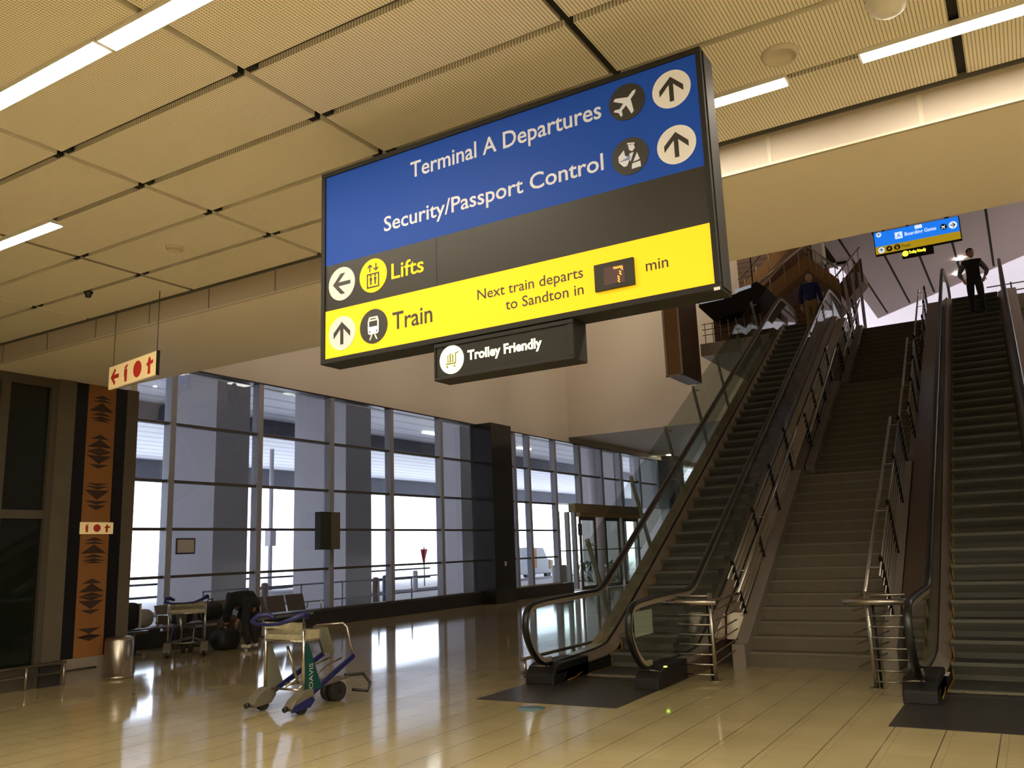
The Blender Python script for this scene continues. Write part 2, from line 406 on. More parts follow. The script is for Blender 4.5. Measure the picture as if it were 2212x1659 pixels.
def picto(parent, kind, u, v, r, fn, w, disc_m, ink_m, ang=0.):
    d = MB().prism(circle_poly(u, v, r), fn, w, w+.003).build('pictogram_disc', disc_m, parent)
    mb = MB(); w1, w2 = w+.0035, w+.0055
    def P(poly, a=0., s=r, du=0, dv=0, m=0): mb.prism(rot_poly(poly, u+du*r, v+dv*r, a, s), fn, w1+.001*m, w2+.001*m, m)
    def R(x0, y0, x1, y1, m=0): P([(x0,y0),(x1,y0),(x1,y1),(x0,y1)], m=m)
    mats = [ink_m, disc_m]
    if kind == 'arrow': P(ARROW, ang)
    elif kind == 'plane': P(PLANE, -PI/4)
    elif kind == 'officer':
        P([(-.62,.10),(-.30,.40),(-.26,.10),(-.02,-.2),(.06,.02),(-.18,-.5),(-.36,-.5),(-.62,-.2)])
        P([(-.06,.62),(.26,.56),(.30,.36),(.14,.22),(-.02,.34)]); P([(-.10,.74),(.30,.66),(.30,.58),(-.10,.66)])
        P([(.0,.14),(.22,.16),(.02,-.30),(-.06,-.10)]); P([(.40,.10),(.52,-.30),(.16,-.36)])
        P([(.10,-.44),(.54,-.40),(.56,-.70),(.06,-.72)])
    elif kind == 'lift':
        for a, b in (((-.45,-.72),(.45,-.64)), ((-.45,.06),(.45,.14)), ((-.45,-.64),(-.37,.06)), ((.37,-.64),(.45,.06))): R(a[0],a[1],b[0],b[1])
        for dx in (-.16, .16):
            R(dx-.08,-.28,dx+.08,-.1); R(dx-.05,-.54,dx+.05,-.28); mb.prism(circle_poly(u+dx*r, v-.0*r, .06*r, 10), fn, w1, w2)
        P([(-.26,.24),(-.19,.24),(-.19,.56),(-.06,.46),(-.06,.56),(-.22,.70),(-.38,.56),(-.38,.46),(-.26,.56)])
        P([(.26,.70),(.19,.70),(.19,.38),(.06,.48),(.06,.38),(.22,.24),(.38,.38),(.38,.48),(.26,.38)])
    elif kind == 'train':
        P([(-.38,-.36),(-.30,-.46),(.30,-.46),(.38,-.36),(.40,.30),(.30,.56),(-.30,.56),(-.40,.30)])
        R(-.29,-.02,.29,.30,1); R(-.2,.40,.2,.46,1); R(-.30,-.34,-.2,-.25,1); R(.2,-.34,.30,-.25,1)
        P([(-.16,-.48),(-.06,-.48),(-.20,-.78),(-.30,-.78)]); P([(.16,-.48),(.06,-.48),(.20,-.78),(.30,-.78)])
    elif kind == 'trolley':
        R(-.48,-.34,.28,-.22); R(-.34,-.18,.18,.34); R(-.18,.36,.02,.44); R(-.22,-.12,-.16,.28,1); R(.0,-.12,.06,.28,1)
        P([(.28,-.34),(.38,-.34),(.40,.36),(.62,.44),(.62,.54),(.30,.44)])
        mb.prism(circle_poly(u-.36*r, v-.48*r, .09*r, 12), fn, w1, w2); mb.prism(circle_poly(u+.24*r, v-.48*r, .09*r, 12), fn, w1, w2)
    elif kind == 'blur':
        R(-.4,-.3,.1,.3); R(.16,-.1,.42,.42)
    mb.build('pictogram', mats, d)
    return d
# ================================================================ SETTING
struct('floor', MB().box(-15.3, 10, -12, 52, -.2, 0), M['floor'])
struct('ground', MB().box(-140, -15.3, -60, 140, -.2, -.004), M['concrete_out'], 'pale concrete ground outside the glass wall')

# lower ceiling: perforated panels on a 1.92 x 0.677 grid, slots between them
ZC = 4.6
xs = [1.92*k for k in range(-7, 5)]; ys = [6.04-.677*k for k in range(0, 27)]
mb = MB()
for i in range(len(xs)-1):
    for j in range(len(ys)-1):
        mb.box(xs[i]+.028, xs[i+1]-.028, ys[j+1]+.030, ys[j]-.030, ZC, ZC+.045, 0)
mb.box(xs[0], xs[-1], ys[-1], 6.06, ZC+.05, ZC+.09, 1)
for x in xs:
    dark = x > -2.5
    if dark: mb.box(x-.028, x+.028, ys[-1], 6.04, ZC+.03, ZC+.049, 2)
    for y in ys[1:]:
        if not dark: mb.box(x-.10, x-.03, y-.021, y+.021, ZC+.004, ZC+.049, 2); mb.box(x+.03, x+.10, y-.021, y+.021, ZC+.004, ZC+.049, 2)
struct('ceiling', mb, [M['perf'], M['gap'], M['gap_dark']])
# fascia with joints and lip, and the deep soffit behind it
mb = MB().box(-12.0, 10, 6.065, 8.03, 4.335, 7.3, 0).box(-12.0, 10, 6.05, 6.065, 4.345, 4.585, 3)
mb.box(-12, 10, 6.035, 6.066, 4.327, 4.345, 1)
for k in range(-12, 10):
    x = -.275 + 1.024*k
    if x < -12 or x > 9.9: continue
    if x > -1.6: mb.box(x-.014, x+.014, 6.043, 6.051, 4.345, 4.56, 1)  # joints on the lit right side coloured pale, the others dark
    else: mb.box(x-.006, x+.006, 6.046, 6.0505, 4.345, 4.58, 2)
mb.box(-12, 10, 6.04, 6.066, 4.585, 4.645, 2)
struct('ceiling_soffit', mb, [M['fascia'], M['lip'], M['gap'], M['fascia_face']])

# tall left wall above the glass, cross wall, far walls, roof
struct('wall_left', MB().box(-15.7, -15.3, 8.42, 60, 5.74, 16), M['beige'])
struct('wall_cross', MB().box(-15.3, -8.0, 30, 30.4, 5.97, 16).box(-15.3, -8.0, 30.4, 50, 5.97, 6.15), M['beige'])
struct('wall_return', MB().box(-15.6, -12.0, 8.30, 8.42, 0, 16).box(-15.6, -12.3, -12, 8.3, 0, 4.7), M['beige'])
struct('wall_far', MB().box(-15.3, 10, 50, 50.3, 0, 7.1).box(-20, 12, 60, 60.4, 7, 17), M['beige'])
struct('wall_atrium', MB().box(-15.7, 10.3, 7.85, 8.03, 7.3, 16), M['beige'])
struct('wall_right', MB().box(10, 10.3, -12, 60, 0, 16), M['beige'])
struct('wall_back', MB().box(-15.6, 10.3, -12.3, -12, 0, 5), M['beige'])
struct('roof', MB().box(-15.7, 10.3, 8.03, 30, 16, 16.3).box(-15.7, -8, 30, 60, 16, 16.3).box(-8.2, 10.3, 30, 60.4, 12.75, 12.95).box(-8.2, 10.3, 29.8, 30, 12.75, 16.2).box(-8.2, -8.0, 30.4, 60, 12.75, 16.2).box(-15.7, 10.3, -12.3, 8.03, 4.75, 4.9), M['beige'])
# upper hall
mb = MB().box(-7.8, -3.62, 24.3, 60, 7.12, 7.5).box(-3.62, -1.5, 25.84, 60, 7.12, 7.5).box(-1.5, 10, 24.3, 60, 7.12, 7.5)
struct('floor_upper', mb, M['upper_floor'])
E2 = lambda u, v, w: (u, v, w)
mb = MB().prism([(-4.55, 8.03), (10, 8.03), (10, 23.8), (-4.55, 39.2)], E2, 11.0, 11.25, 0)
for x in (-4.06, -3.06, -2.06, -1.0, .07, 1.1, 2.1, 3.1):
    mb.box(x-.035, x+.035, 9, min(39.0, 34.4-1.058*x-.3), 10.992, 11.001, 1)
struct('ceiling_upper', mb, [M['greyceil'], M['gap_dark']])
struct('window_4', MB().box(-7.4, 2.6, 35, 50, 12.6, 12.7), M['sky_panel'], 'bright frosted rooflight above the upper hall')

# ---- near facade on the left: dark glazing, pilasters
w1 = thing('window_1', None, None, (-12, 4, 0)); w1['kind'] = 'structure'
mb = MB()
for a, b in ((3.2, 6.30), (6.42, 7.02)):
    mb.box(-12.06, -12.04, a, b, .28, 2.30); mb.box(-12.06, -12.04, a, b, 2.42, 4.2)
mb.build('glass', M['darkglass'], w1)
mb = MB()
for a, b in ((-12, 3.2), (6.30, 6.42), (7.02, 7.1)): mb.box(-12.1, -11.97, a, b, 0, 4.33)
mb.build('frame', M['brownframe'], w1)
MB().box(-12.1, -11.975, 3.2, 7.02, 2.30, 2.42).build('transom', M['brownframe'], w1)
MB().box(-12.1, -11.975, 3.2, 7.02, 4.2, 4.33).box(-12.1, -11.975, 3.2, 7.02, 0, .28).build('rail', M['brownframe'], w1)
mb = MB().box(-12.2, -11.94, 7.1, 7.37, .33, 4.335, 0).box(-12.2, -11.92, 7.08, 7.38, 0, .33, 1).box(-12.2, -11.95, 8.22, 8.42, 0, 4.335, 0)
struct('wall_pilasters', mb, [M['conc'], M['plinth']])

pil = thing('patterned_pillar', 'ochre pillar panel painted with dark brown triangles between black strips', 'pillar', (-11.97, 7.8, 0))
MB().box(-12.2, -11.97, 7.57, 8.04, .33, 4.33).build('panel', M['ochre'], pil)
MB().box(-12.2, -11.96, 7.37, 7.57, .33, 4.33).build('black_strip', M['black'], pil)
MB().box(-12.2, -11.96, 8.04, 8.22, .33, 4.33).build('black_strip', M['black'], pil)
MB().box(-12.2, -11.955, 7.38, 8.22, 0, .33).build('plinth', M['stone2'], pil)
mb = MB()
PF = lambda u, v, w: (w, u, v)
def tri(zb, h, wd, up):
    y = 7.805
    p = [(y-wd/2, zb), (y+wd/2, zb), (y, zb+h)] if up else [(y-wd/2, zb+h), (y+wd/2, zb+h), (y, zb)]
    mb.prism(p, PF, -11.969, -11.966)
def motif(z0, z1, kind):
    H = z1-z0
    if kind == 'up':
        for f, h, w in ((.86, .14, .30), (.74, .10, .34), (.38, .34, .40), (.22, .13, .34), (.08, .12, .38), (0, .09, .30)): tri(z0+f*H, h*H, w, True)
    elif kind == 'down':
        for f, h, w in ((.9, .1, .36), (.76, .13, .36), (.38, .36, .40), (.2, .14, .40), (0, .18, .30)): tri(z0+f*H, h*H, w, False)
    elif kind == 'dia':
        tri(z0+.86*H, .14*H, .30, True); tri(z0+.62*H, .24*H, .40, True); tri(z0+.5*H, .11*H, .40, True); tri(z0+.38*H, .11*H, .40, False); tri(z0+.14*H, .24*H, .40, False); tri(z0, .12*H, .32, False)
    else:
        tri(z0+.55*H, .4*H, .36, False); tri(z0+.3*H, .25*H, .40, True); tri(z0, .35*H, .38, False)
for a in ((3.78, 4.185, 'up'), (3.06, 3.58, 'dia'), (2.44, 2.84, 'down'), (1.66, 2.04, 'up'), (.93, 1.44, 'dia'), (.55, .74, 'end')): motif(*a)
mb.build('triangle_motif', M['umber'], pil)

# ---- the big glass wall
def curtain(name, y0, y1, mullions, transoms, z0=.40, z1=5.70, mw=.07):
    w = thing(name, None, None, (-15.3, y0, 0)); w['kind'] = 'structure'
    MB().box(-15.315, -15.30, y0, y1, z0, z1).build('glass', M['glass'], w)
    for y in mullions: MB().box(-15.38, -15.16, y-mw, y+mw, z0, z1).build('mullion', M['alu'], w, .006)
    for z in transoms: MB().box(-15.36, -15.22, y0, y1, z-.028, z+.028).build('transom', M['trans'], w)
    MB().box(-15.4, -15.16, y0, y1, z1, 5.74).build('head', M['plinth'], w)
    MB().box(-15.4, -15.12, y0, y1, z0-.04, z0).build('sill', M['lip'] if name == 'window_3' else M['trans'], w)
    return w
TR = (4.51, 3.30, 2.315, 1.35)
curtain('window_2', 8.42, 23.1, (8.95, 11.53, 13.93, 16.34, 18.77, 21.17), TR)
curtain('window_3', 24.35, 28.64, (24.6, 25.55, 26.55, 28.55), TR, .42)
w5 = thing('window_5', None, None, (-15.3, 29, 0)); w5['kind'] = 'structure'
MB().box(-15.315, -15.30, 28.64, 40, 3.35, 5.70).build('glass', M['glass'], w5)
for y in (30.62, 32.70, 34.66, 36.8, 39.0): MB().box(-15.38, -15.16, y-.1, y+.1, 3.35, 5.7).build('mullion', M['alu'], w5)
MB().box(-15.36, -15.22, 28.64, 40, 4.48, 4.54).build('transom', M['trans'], w5)
MB().box(-15.4, -15.16, 28.64, 40, 5.70, 5.74).build('head', M['plinth'], w5)
struct('baseboard_left', MB().box(-15.38, -15.02, 8.42, 23.12, 0, .36).box(-15.38, -15.02, 24.3, 29.3, 0, .38), M['plinth'])
col = struct('column', MB().box(-15.4, -14.58, 23.1, 24.35, 0, 5.74), M['granite'], 'polished black granite column between two runs of glass')
sw = MB().box(-14.578, -14.56, 23.66, 23.76, 1.16, 1.30).build('switch_plate', M['white'])
tag(sw, 'small pale switch plate on the black granite column', 'switch')
struct('column.001', MB().box(-15.5, -14.7, 40, 41.4, 0, 5.97), M['granite'], 'dark column at the far end of the glass wall')
# entrance
d1 = thing('door_1', None, None, (-15.3, 33, 0)); d1['kind'] = 'structure'
MB().box(-15.42, -15.12, 29.93, 36.75, 3.02, 3.36).build('fascia_band', M['banner'], d1)
MB().box(-15.40, -15.2, 30.5, 36.75, 2.86, 3.02).build('header', M['bannerlit'], d1)
for a, b in ((28.64, 28.74), (29.42, 29.56), (29.98, 30.14)): MB().box(-15.36, -15.2, a, b, .1, 3.02).build('jamb', M['alu'], d1)
MB().box(-15.315, -15.30, 28.74, 30.0, .1, 3.3).build('side_glass', M['clearglass'], d1)
for a, b in ((30.56, 32.02), (32.9, 34.4), (34.75, 36.5)):
    lf = MB().box(-15.33, -15.27, a, a+.12, .02, 2.86).box(-15.33, -15.27, b-.12, b, .02, 2.86).box(-15.33, -15.27, a+.12, b-.12, 2.72, 2.86).box(-15.33, -15.27, a+.12, b-.12, .02, .16)
    leaf = lf.build('door_leaf', M['brownframe'], d1)
    MB().box(-15.305, -15.295, a+.12, b-.12, .16, 2.72).build('pane', M['clearglass'], leaf)
MB().box(-15.36, -15.2, 28.74, 36.6, 1.53, 1.57).build('mid_rail', M['trans'], d1)
MB().box(-15.2, -15.14, 30.22, 30.46, 2.12, 2.58).build('door_closer', M['brownframe'], d1)
# draught lobby behind the doors
struct('wall_lobby', MB().box(-18.2, -18.15, 28.7, 30.2, 0, 2.9), M['screen_white'])
struct('column.002', MB().cyl((-17.8, 37.6, 0), (-17.8, 37.6, 6.85), .38, 24), M['screen_white'], 'round pale column outside the entrance doors')

# ---- outside: road deck, columns
struct('roof_outside', MB().box(-39, -15.6, -40, 110, 6.85, 7.3), M['soffit_out'])
struct('beam_outside', MB().box(-24.9, -24.3, -40, 110, 6.3, 6.85).box(-38.6, -37.8, -40, 110, 5.85, 6.85).box(-17.6, -17.2, -40, 110, 6.5, 6.85), M['beam_out'])
ci = 0
for y0, y1, x0 in ((15.0, 16.13, -19.8), (20.0, 21.2, -20.2), (26.3, 27.7, -19.0), (5, 6.2, -19.8), (10.0, 11.1, -25.2), (40.2, 41.4, -20), (47, 48.2, -20)):
    struct('column_outside' + ('.%03d' % ci if ci else ''), MB().box(x0, -18.0, y0, y1, -.004, 6.85), M['colout']); ci += 1
struct('kerb', MB().box(-24.6, -24.3, -40, 110, -.004, .12), M['colout'])
struct('wall_outside', MB().box(-24.6, -24.45, 12.5, 33, .55, .62).box(-24.6, -24.45, 12.5, 33, .95, 1.02), M['beam_out'])
# ================================================================ ESCALATORS
T30 = math.tan(PI/6); ZT = 7.5; YN = 11.05
def inc(y, c, y0=11.15): return c + T30*(y-y0)
YTOP = YN + ZT/T30
def smooth_chain(pts, it=2):
    for _ in range(it):
        q = [pts[0]]
        for a, b in zip(pts, pts[1:]):
            q += [(a[0]*.75+b[0]*.25, a[1]*.75+b[1]*.25), (a[0]*.25+b[0]*.75, a[1]*.25+b[1]*.75)]
        pts = q + [pts[-1]]
    return pts
RAIL = smooth_chain([(9.62, .24), (9.40, .235), (9.16, .40), (8.99, .70), (9.10, .96), (9.50, 1.0), (10.75, 1.025), (11.15, 1.03), (11.55, inc(11.55, 1.02)),
        (16, inc(16, 1.02)), (20, inc(20, 1.02)), (YTOP-.1, inc(YTOP-.1, 1.0)), (YTOP+.35, ZT+1.0), (YTOP+1.6, ZT+1.0), (YTOP+1.98, ZT+.93), (YTOP+2.04, ZT+.62), (YTOP+1.85, ZT+.33), (YTOP+1.5, ZT+.26)])
DECK = smooth_chain([(9.52, .215), (10.3, .235), (11.0, .25), (11.45, inc(11.45, .15)), (16, inc(16, .15)), (20, inc(20, .15)), (YTOP, inc(YTOP, .15)), (YTOP+.4, ZT+.25), (YTOP+1.7, ZT+.25)])
DX = lambda x: (lambda pts: [(x, y, z) for y, z in pts])
def offset_in(path, d):
    out = []
    for i, (y, z) in enumerate(path):
        a = path[max(i-1, 0)]; b = path[min(i+1, len(path)-1)]
        ty, tz = b[0]-a[0], b[1]-a[1]; l = math.hypot(ty, tz)
        out.append((y + tz/l*d, z - ty/l*d))
    return out
def make_escalator(label, x0, x1, so0, so1, group=None):
    """x0/x1: the two handrail planes; so0/so1: outer edges of the decks"""
    e = thing('escalator', label, 'escalator', ((x0+x1)/2, 8.3, 0))
    xs0, xs1 = x0+.14, x1-.14
    for side, (xr, xo, xi) in enumerate(((x0, so0, xs0), (x1, so1, xs1))):
        hr = MB().sweep(DX(xr)(RAIL), [(-.04, -.012), (-.034, .012), (0, .02), (.034, .012), (.04, -.012), (.028, -.02), (-.028, -.02)], smooth=True)
        hr.build('handrail', M['rubber'], e)
        MB().sweep(DX(xr)(offset_in(RAIL, .045)), [(-.021, -.028), (-.021, .026), (.021, .026), (.021, -.028)]).build('handrail_guide', M['guide'], e)
        inner = offset_in(RAIL, .06)
        inner = [p for p in inner]
        poly = [p for p in inner] + list(reversed(DECK))
        MB().prism(poly, lambda u, v, w: (w, u, v), xr-.006, xr+.006).build('balustrade_glass', M['escglass'], e)
        s = 1 if xi > xr else -1
        MB().sweep(DX(xr)(DECK), [(-.012, -.03), (-.012, .022), (.012, .022), (.012, -.03)]).build('glass_seal', M['rubber'], e)
        a, b = sorted((.012*s, (xi-xr))); 
        prof = [(.012*s, 0), (xi-xr, -.07), (xi-xr, -.10), (.012*s, -.03)]
        MB().sweep(DX(xr)(DECK), prof).build('inner_deck', M['skirt'], e)
        prof = [(-.012*s, 0), (xo-xr, -.015), (xo-xr, -.06), (-.012*s, -.03)]
        MB().sweep(DX(xr)(DECK), prof).build('outer_deck', M['deck'], e)
        # skirt beside the steps and outer cladding
        lowl = [(9.7, -.02), (11.1, -.02), (11.5, inc(11.5, -.22)), (YTOP, inc(YTOP, -.22)), (YTOP+1.6, ZT-.1)]
        poly = [(y, z-.09) for y, z in DECK if y > 9.7] + list(reversed(lowl))
        MB().prism(poly, lambda u, v, w: (w, u, v), *sorted((xi, xi-.012*s))).build('skirt_panel', M['newel'], e)
        poly = [(y, z-.06) for y, z in DECK if y > 9.9] + [(YTOP+1.7, ZT-.6), (YTOP, inc(YTOP, -1.0)), (12.9, 0), (9.9, 0)]
        MB().prism(poly, lambda u, v, w: (w, u, v), *sorted((xo, xo+.012*s))).build('side_panel', M['panel'], e)
        nb = [(9.42, 0), (9.44, .12), (9.52, .2), (9.62, .235), (10.4, .235), (10.4, 0)]
        MB().prism(nb, lambda u, v, w: (w, u, v), *sorted((xo-.005*s, xi+.0*s))).build('newel_base', M['newel'], e, .015)
    # underside
    MB().prism([(12.9, .0), (YTOP, inc(YTOP, -1.0)), (YTOP, inc(YTOP, -.95)), (12.9, .05)], lambda u, v, w: (w, u, v), so0+.012, so1-.012).build('soffit_panel', M['panel'], e)
    # landing and comb
    MB().box(so0+.01, so1-.01, 8.30, 10.0, 0, .006).build('landing_plate', M['plate'], e)
    cb = MB().box(xs0, xs1, 10.0, 10.18, 0, .012)
    cb.build('comb_plate', M['plate'], e)
    for x in (xs0, xs1): MB().tube([(x, 9.78, .012), (x, 10.02, .02), (x, 10.2, .06)], .009, 6).build('yellow_edge', M['step_yellow'], e)
    MB().box(so0+.02, so1-.02, YTOP+.25, YTOP+1.9, ZT, ZT+.006).build('landing_plate', M['plate'], e)
    # steps
    base = None; run, rise = .3507, .2025
    k = -2
    y = YN + run*k
    while y < YTOP+.1:
        t = T30*(y+run-YN)
        z = 0.015 if t < .05 else (t*.55 if t < .2 else t)
        z = min(z, ZT+.01)
        if base is None:
            base = MB().box(xs0+.005, xs1-.005, 0, run+.02, -.04, 0).prism([(0, 0), (.002, -.035), (.03, -.08), (.075, -.14), (.10, -rise-.03), (run+.02, -rise-.03), (run+.02, 0)], lambda u, v, w: (w, u, v), xs0+.005, xs1-.005)
            stp = base.build('step', M['step']); stp.parent = e; proto = stp
            stp.location = Vector((0, y, z)) - e.location
            yl = MB().box(xs0+.006, xs0+.032, -.004, run, -.02, .003).box(xs0+.006, xs0+.024, .03, .05, -rise, -.02).build('edge_line', M['step_yellow']); yl.parent = stp
        else:
            s2 = proto.copy(); COL.objects.link(s2); s2.parent = e; s2.location = Vector((0, y, z)) - e.location
            y2 = yl.copy(); COL.objects.link(y2); y2.parent = s2
        y += run
    return e
escL = make_escalator('escalator left of the stairs with a paper notice on its near glass', -5.31, -3.98, -5.56, -3.83)
escR = make_escalator('escalator right of the stairs with a man in a black gilet riding it', -1.12, .18, -1.29, .45)
MB().box(-3.986, -3.978, 9.22, 9.74, .60, .875).build('paper_notice', M['paper'], escL)
MB().lathe([(.0, .0), (.022, .0), (.02, .012), (0, .014)], (-3.80, 9.6, .236), 14).build('indicator_lamp', M['led_green'], escL)
MB().bar((-.985, 10.25, .165), (-.985, 10.48, .17), .09, .004).build('warning_sticker', M['paperw'], escR)
MB().bar((-5.24, 10.0, .155), (-5.24, 10.55, .175), .09, .004).build('warning_sticker', M['steel'], escL)

# ================================================================ STAIRS
st = thing('staircase', 'broad stone staircase rising between the two escalators', 'stairs', (-2.58, 11.55, 0))
RZ, RN = .17, .283
def flight(y0, z0, n, first=RZ):
    """n risers; returns the nosing of the last one"""
    pts = [(y0, z0)]; z = z0; y = y0
    for k in range(n):
        z += first if k == 0 else RZ
        pts.append((y, z)); 
        if k < n-1: y += RN; pts.append((y, z))
    return pts, y, z
p, ya, za = flight(11.554, 0, 16, .19)
p2, yb, zb = flight(ya+1.2, za, 14)
p3, yc, zc = flight(yb+1.2, zb, 14)
for i, (pp, y0, ye, last) in enumerate(((p, 11.554, ya+1.2, za), (p2, ya+1.2, yb+1.2, zb), (p3, yb+1.2, yc+.3, 7.5))):
    poly = pp + [(ye, pp[-1][1]), (ye, pp[-1][1]-.35)]
    zl = pp[0][1]
    poly += [(pp[0][0]+.55, max(zl-.0, 0))] if i == 0 else [(pp[0][0]+.3, zl-.35)]
    if i: poly += [(pp[0][0], zl-.35)]
    mb = MB().prism(poly, lambda u, v, w: (w, u, v), -3.40, -1.75)
    for (u0, v0), (u1, v1) in zip(pp, pp[1:]):
        if abs(u1-u0) < 1e-6: mb.box(-3.40, -1.75, u1-.012, u1+.05, v1-.022, v1+.002, 1)
    mb.build('flight', [M['stone'], M['nosing']], st)
    for k, x in enumerate(((-3.57, -3.40), (-1.75, -1.58))):
        a, b = pp[0][0], pp[-1][0]
        poly = [(a-.06, zl), (a-.06, zl+.28), (a+.1, zl+.36), (b, pp[-1][1]+.12), (ye, pp[-1][1]+.12), (ye, pp[-1][1]-.4), (b+.2, pp[-1][1]-.4), (a+.7, zl-.2 if i else 0)]
        MB().prism(poly, lambda u, v, w: (w, u, v), x[0], x[1]).build('stringer', M['stone2'], st)
MB().box(-3.57, -3.40, 11.40, 11.5, 0, .3).build('plinth', M['stone2'], st)
# inclined infill panels between the stair and the escalators
ip = MB().prism([(12.2, .3), (12.3, inc(12.3, .12)), (YTOP, inc(YTOP, .12)), (YTOP, inc(YTOP, .0)), (12.3, .25)], lambda u, v, w: (w, u, v), -1.56, -1.30)
ip2 = MB().prism([(12.0, .3), (12.1, inc(12.1, .10)), (YTOP, inc(YTOP, .10)), (YTOP, inc(YTOP, -.9)), (13.2, .1), (12.6, .1)], lambda u, v, w: (w, u, v), -3.815, -3.585)
tag(ip2.build('infill_panel', M['deck']), 'shiny metal infill panel sloping between the left escalator and the stairs', 'panel')
tag(ip.build('infill_panel', M['panel']), 'brown metal infill panel sloping between the stairs and the right escalator', 'panel')

# ---- stair railings
def railing(label, y0, z0, y1, z1, xh, xp, nposts, link_from=None):
    """handrail from (y0,z0) to (y1,z1) at x = xh, posts and thin rods at x = xp, posts square to the slope"""
    r = thing('stair_railing', label, 'railing', (xp, y0, z0-.9), 'stair railings')
    d = Vector((0, y1-y0, z1-z0)).normalized(); nrm = Vector((0, -d.z, d.y))
    A = Vector((xh, y0, z0)); B = Vector((xh, y1, z1)); s = 1 if xp > xh else -1
    MB().tube([A, B], .024, 10).build('handrail', M['steel'], r)
    L = (B-A).length
    A2 = Vector((xp, y0, z0+.16)); 
    for k in range(nposts):
        t = (.42 + k*(L-.9)/(nposts-1))
        top = A2 + d*t + nrm*.04; bot = top - nrm*1.06
        pb = MB().bar(top, bot, .012, .05, up=(1, 0, 0)); pb.tube([top+Vector((-.012, 0, 0)), top+Vector((.012, 0, 0))], .03, 8)
        ps = pb.build('post', M['newel'], r)
        arm = top - nrm*.15
        MB().cyl(arm, arm + Vector((xh-xp, 0, 0)), .008, 6).build('bracket', M['steel'], ps)
    for j in range(8):
        a = A2 - nrm*(.03+.115*j); off = .25 if j else .1
        MB().cyl(a + d*off, a + d*(L-.1), .008 if j else .013, 6).build('rod', M['steel'], r)
    if link_from:
        yl = link_from
        MB().tube([(xh, yl, z0-.02), (xh, y0, z0)], .02, 8).build('link_rail', M['panel'], r)
        for j in range(6):
            z = z0 - .14 - .12*j
            MB().cyl((xh, yl, z), (xp, y0+.35, z+.02), .01, 6).build('link_rail', M['panel'], r)
    return r
G = ['lowest stretch of steel stair railing beside the left escalator', 'middle stretch of steel stair railing beside the left escalator', 'top stretch of steel stair railing beside the left escalator',
     'lowest stretch of steel stair railing beside the right escalator', 'middle stretch of steel stair railing beside the right escalator', 'top stretch of steel stair railing beside the right escalator']
for k, (xh, xp) in enumerate(((-3.41, -3.56), (-1.84, -1.67))):
    railing(G[3*k], 11.34, .95, ya+.02, za+.89, xh, xp, 4, 10.3)
    railing(G[3*k+1], ya+1.15, za+.9, yb+.02, zb+.89, xh, xp, 4)
    railing(G[3*k+2], yb+1.15, zb+.9, yc+.1, zc+.89, xh, xp, 4)
# ---- trolley barriers at the stair foot
def barrier(label, xpost, xe, long0, long1):
    b = thing('trolley_barrier', label, 'barrier', (xpost, 10.27, 0), 'trolley barriers at the stair foot')
    MB().cyl((xpost, 10.27, 0), (xpost, 10.27, 1.02), .026, 12).cyl((xpost, 10.27, 0), (xpost, 10.27, .012), .07, 16).build('post', M['steel'], b)
    MB().cyl((xpost+.05*(1 if xe > xpost else -1), 10.30, 0.0), (xpost+.05*(1 if xe > xpost else -1), 10.30, .93), .014, 8).build('brace', M['newel'], b)
    MB().cyl((long0, 10.21, .915), (long1, 10.21, .915), .034, 14).build('crash_bar', M['steel'], b)
    MB().cyl((xpost, 10.27, .985), (xe, 10.27, .985), .013, 8).build('rung', M['steel'], b)
    for k in range(7):
        z = .765 - .115*k
        x2 = xe if k < 5 else xpost + (xe-xpost)*(.88 if xe < xpost else .8)
        MB().cyl((xpost, 10.255, z), (x2, 10.255, z), .011, 8).build('rung', M['steel'], b)
    if xe > xpost:
        MB().tube([(xe-.02, 10.27, .9), (xe, 10.26, .6), (xe+.02, 10.26, .3)], .012, 8).build('end_upright', M['steel'], b)
    return b
barrier('steel ladder-like barrier beside the left escalator at the stair foot', -3.44, -3.86, -4.02, -3.34)
barrier('steel ladder-like barrier beside the right escalator at the stair foot', -1.66, -1.27, -1.90, -1.24)

# ---- tilted glass guard along the left escalator
gg = thing('glass_guard', 'sloping glass guard on leaning posts beside the left escalator', 'guard', (-5.8, 11.7, 0))
d30 = Vector((0, math.cos(PI/6), .5)); n30 = Vector((0, -.5, math.cos(PI/6)))
A = Vector((-5.80, 11.82, 1.74))
for k in range(7):
    top = A + d30*(2.12*k) ; bot = top - n30*1.62
    ps = MB().bar(top, bot, .062, .05, up=(1, 0, 0)).build('post', M['guardpost'], gg)
    MB().bar(bot + n30*.05, bot + n30*.05 + Vector((.235, 0, 0)), .05, .05).build('bracket', M['steel'], ps)
    for q in (.09, .75): MB().cyl(top - n30*q, top - n30*q + Vector((.09, .05, 0)), .02, 8).build('clamp', M['chrome'], ps)
    if k < 6:
        a = A + d30*(2.12*k - (.42 if k == 0 else -.02)) ; b = A + d30*(2.12*(k+1)-.02)
        c = [a, b, b - n30*1.15, a - n30*1.15]
        vs = [v + Vector((w, 0, 0)) for w in (.035, .047) for v in c]
        MB().add(vs, [(0, 1, 2, 3), (7, 6, 5, 4), (0, 4, 5, 1), (1, 5, 6, 2), (2, 6, 7, 3), (3, 7, 4, 0)]).build('glass_panel', M['escglass'], gg)
# low bumper rail at the foot of the left escalator
br = thing('bumper_rail', 'low double bumper rail on short posts beside the left escalator', 'rail', (-5.8, 9.8, 0))
for z in (.24, .08): MB().cyl((-5.80, 9.74, z), (-5.80, 12.3, z), .022, 10).build('rail', M['panel'], br)
for y in (9.82, 11.2, 12.2): MB().cyl((-5.80, y, 0), (-5.80, y, .23), .026, 10).cyl((-5.80, y, 0), (-5.80, y, .01), .06, 14).build('post', M['steel'], br)
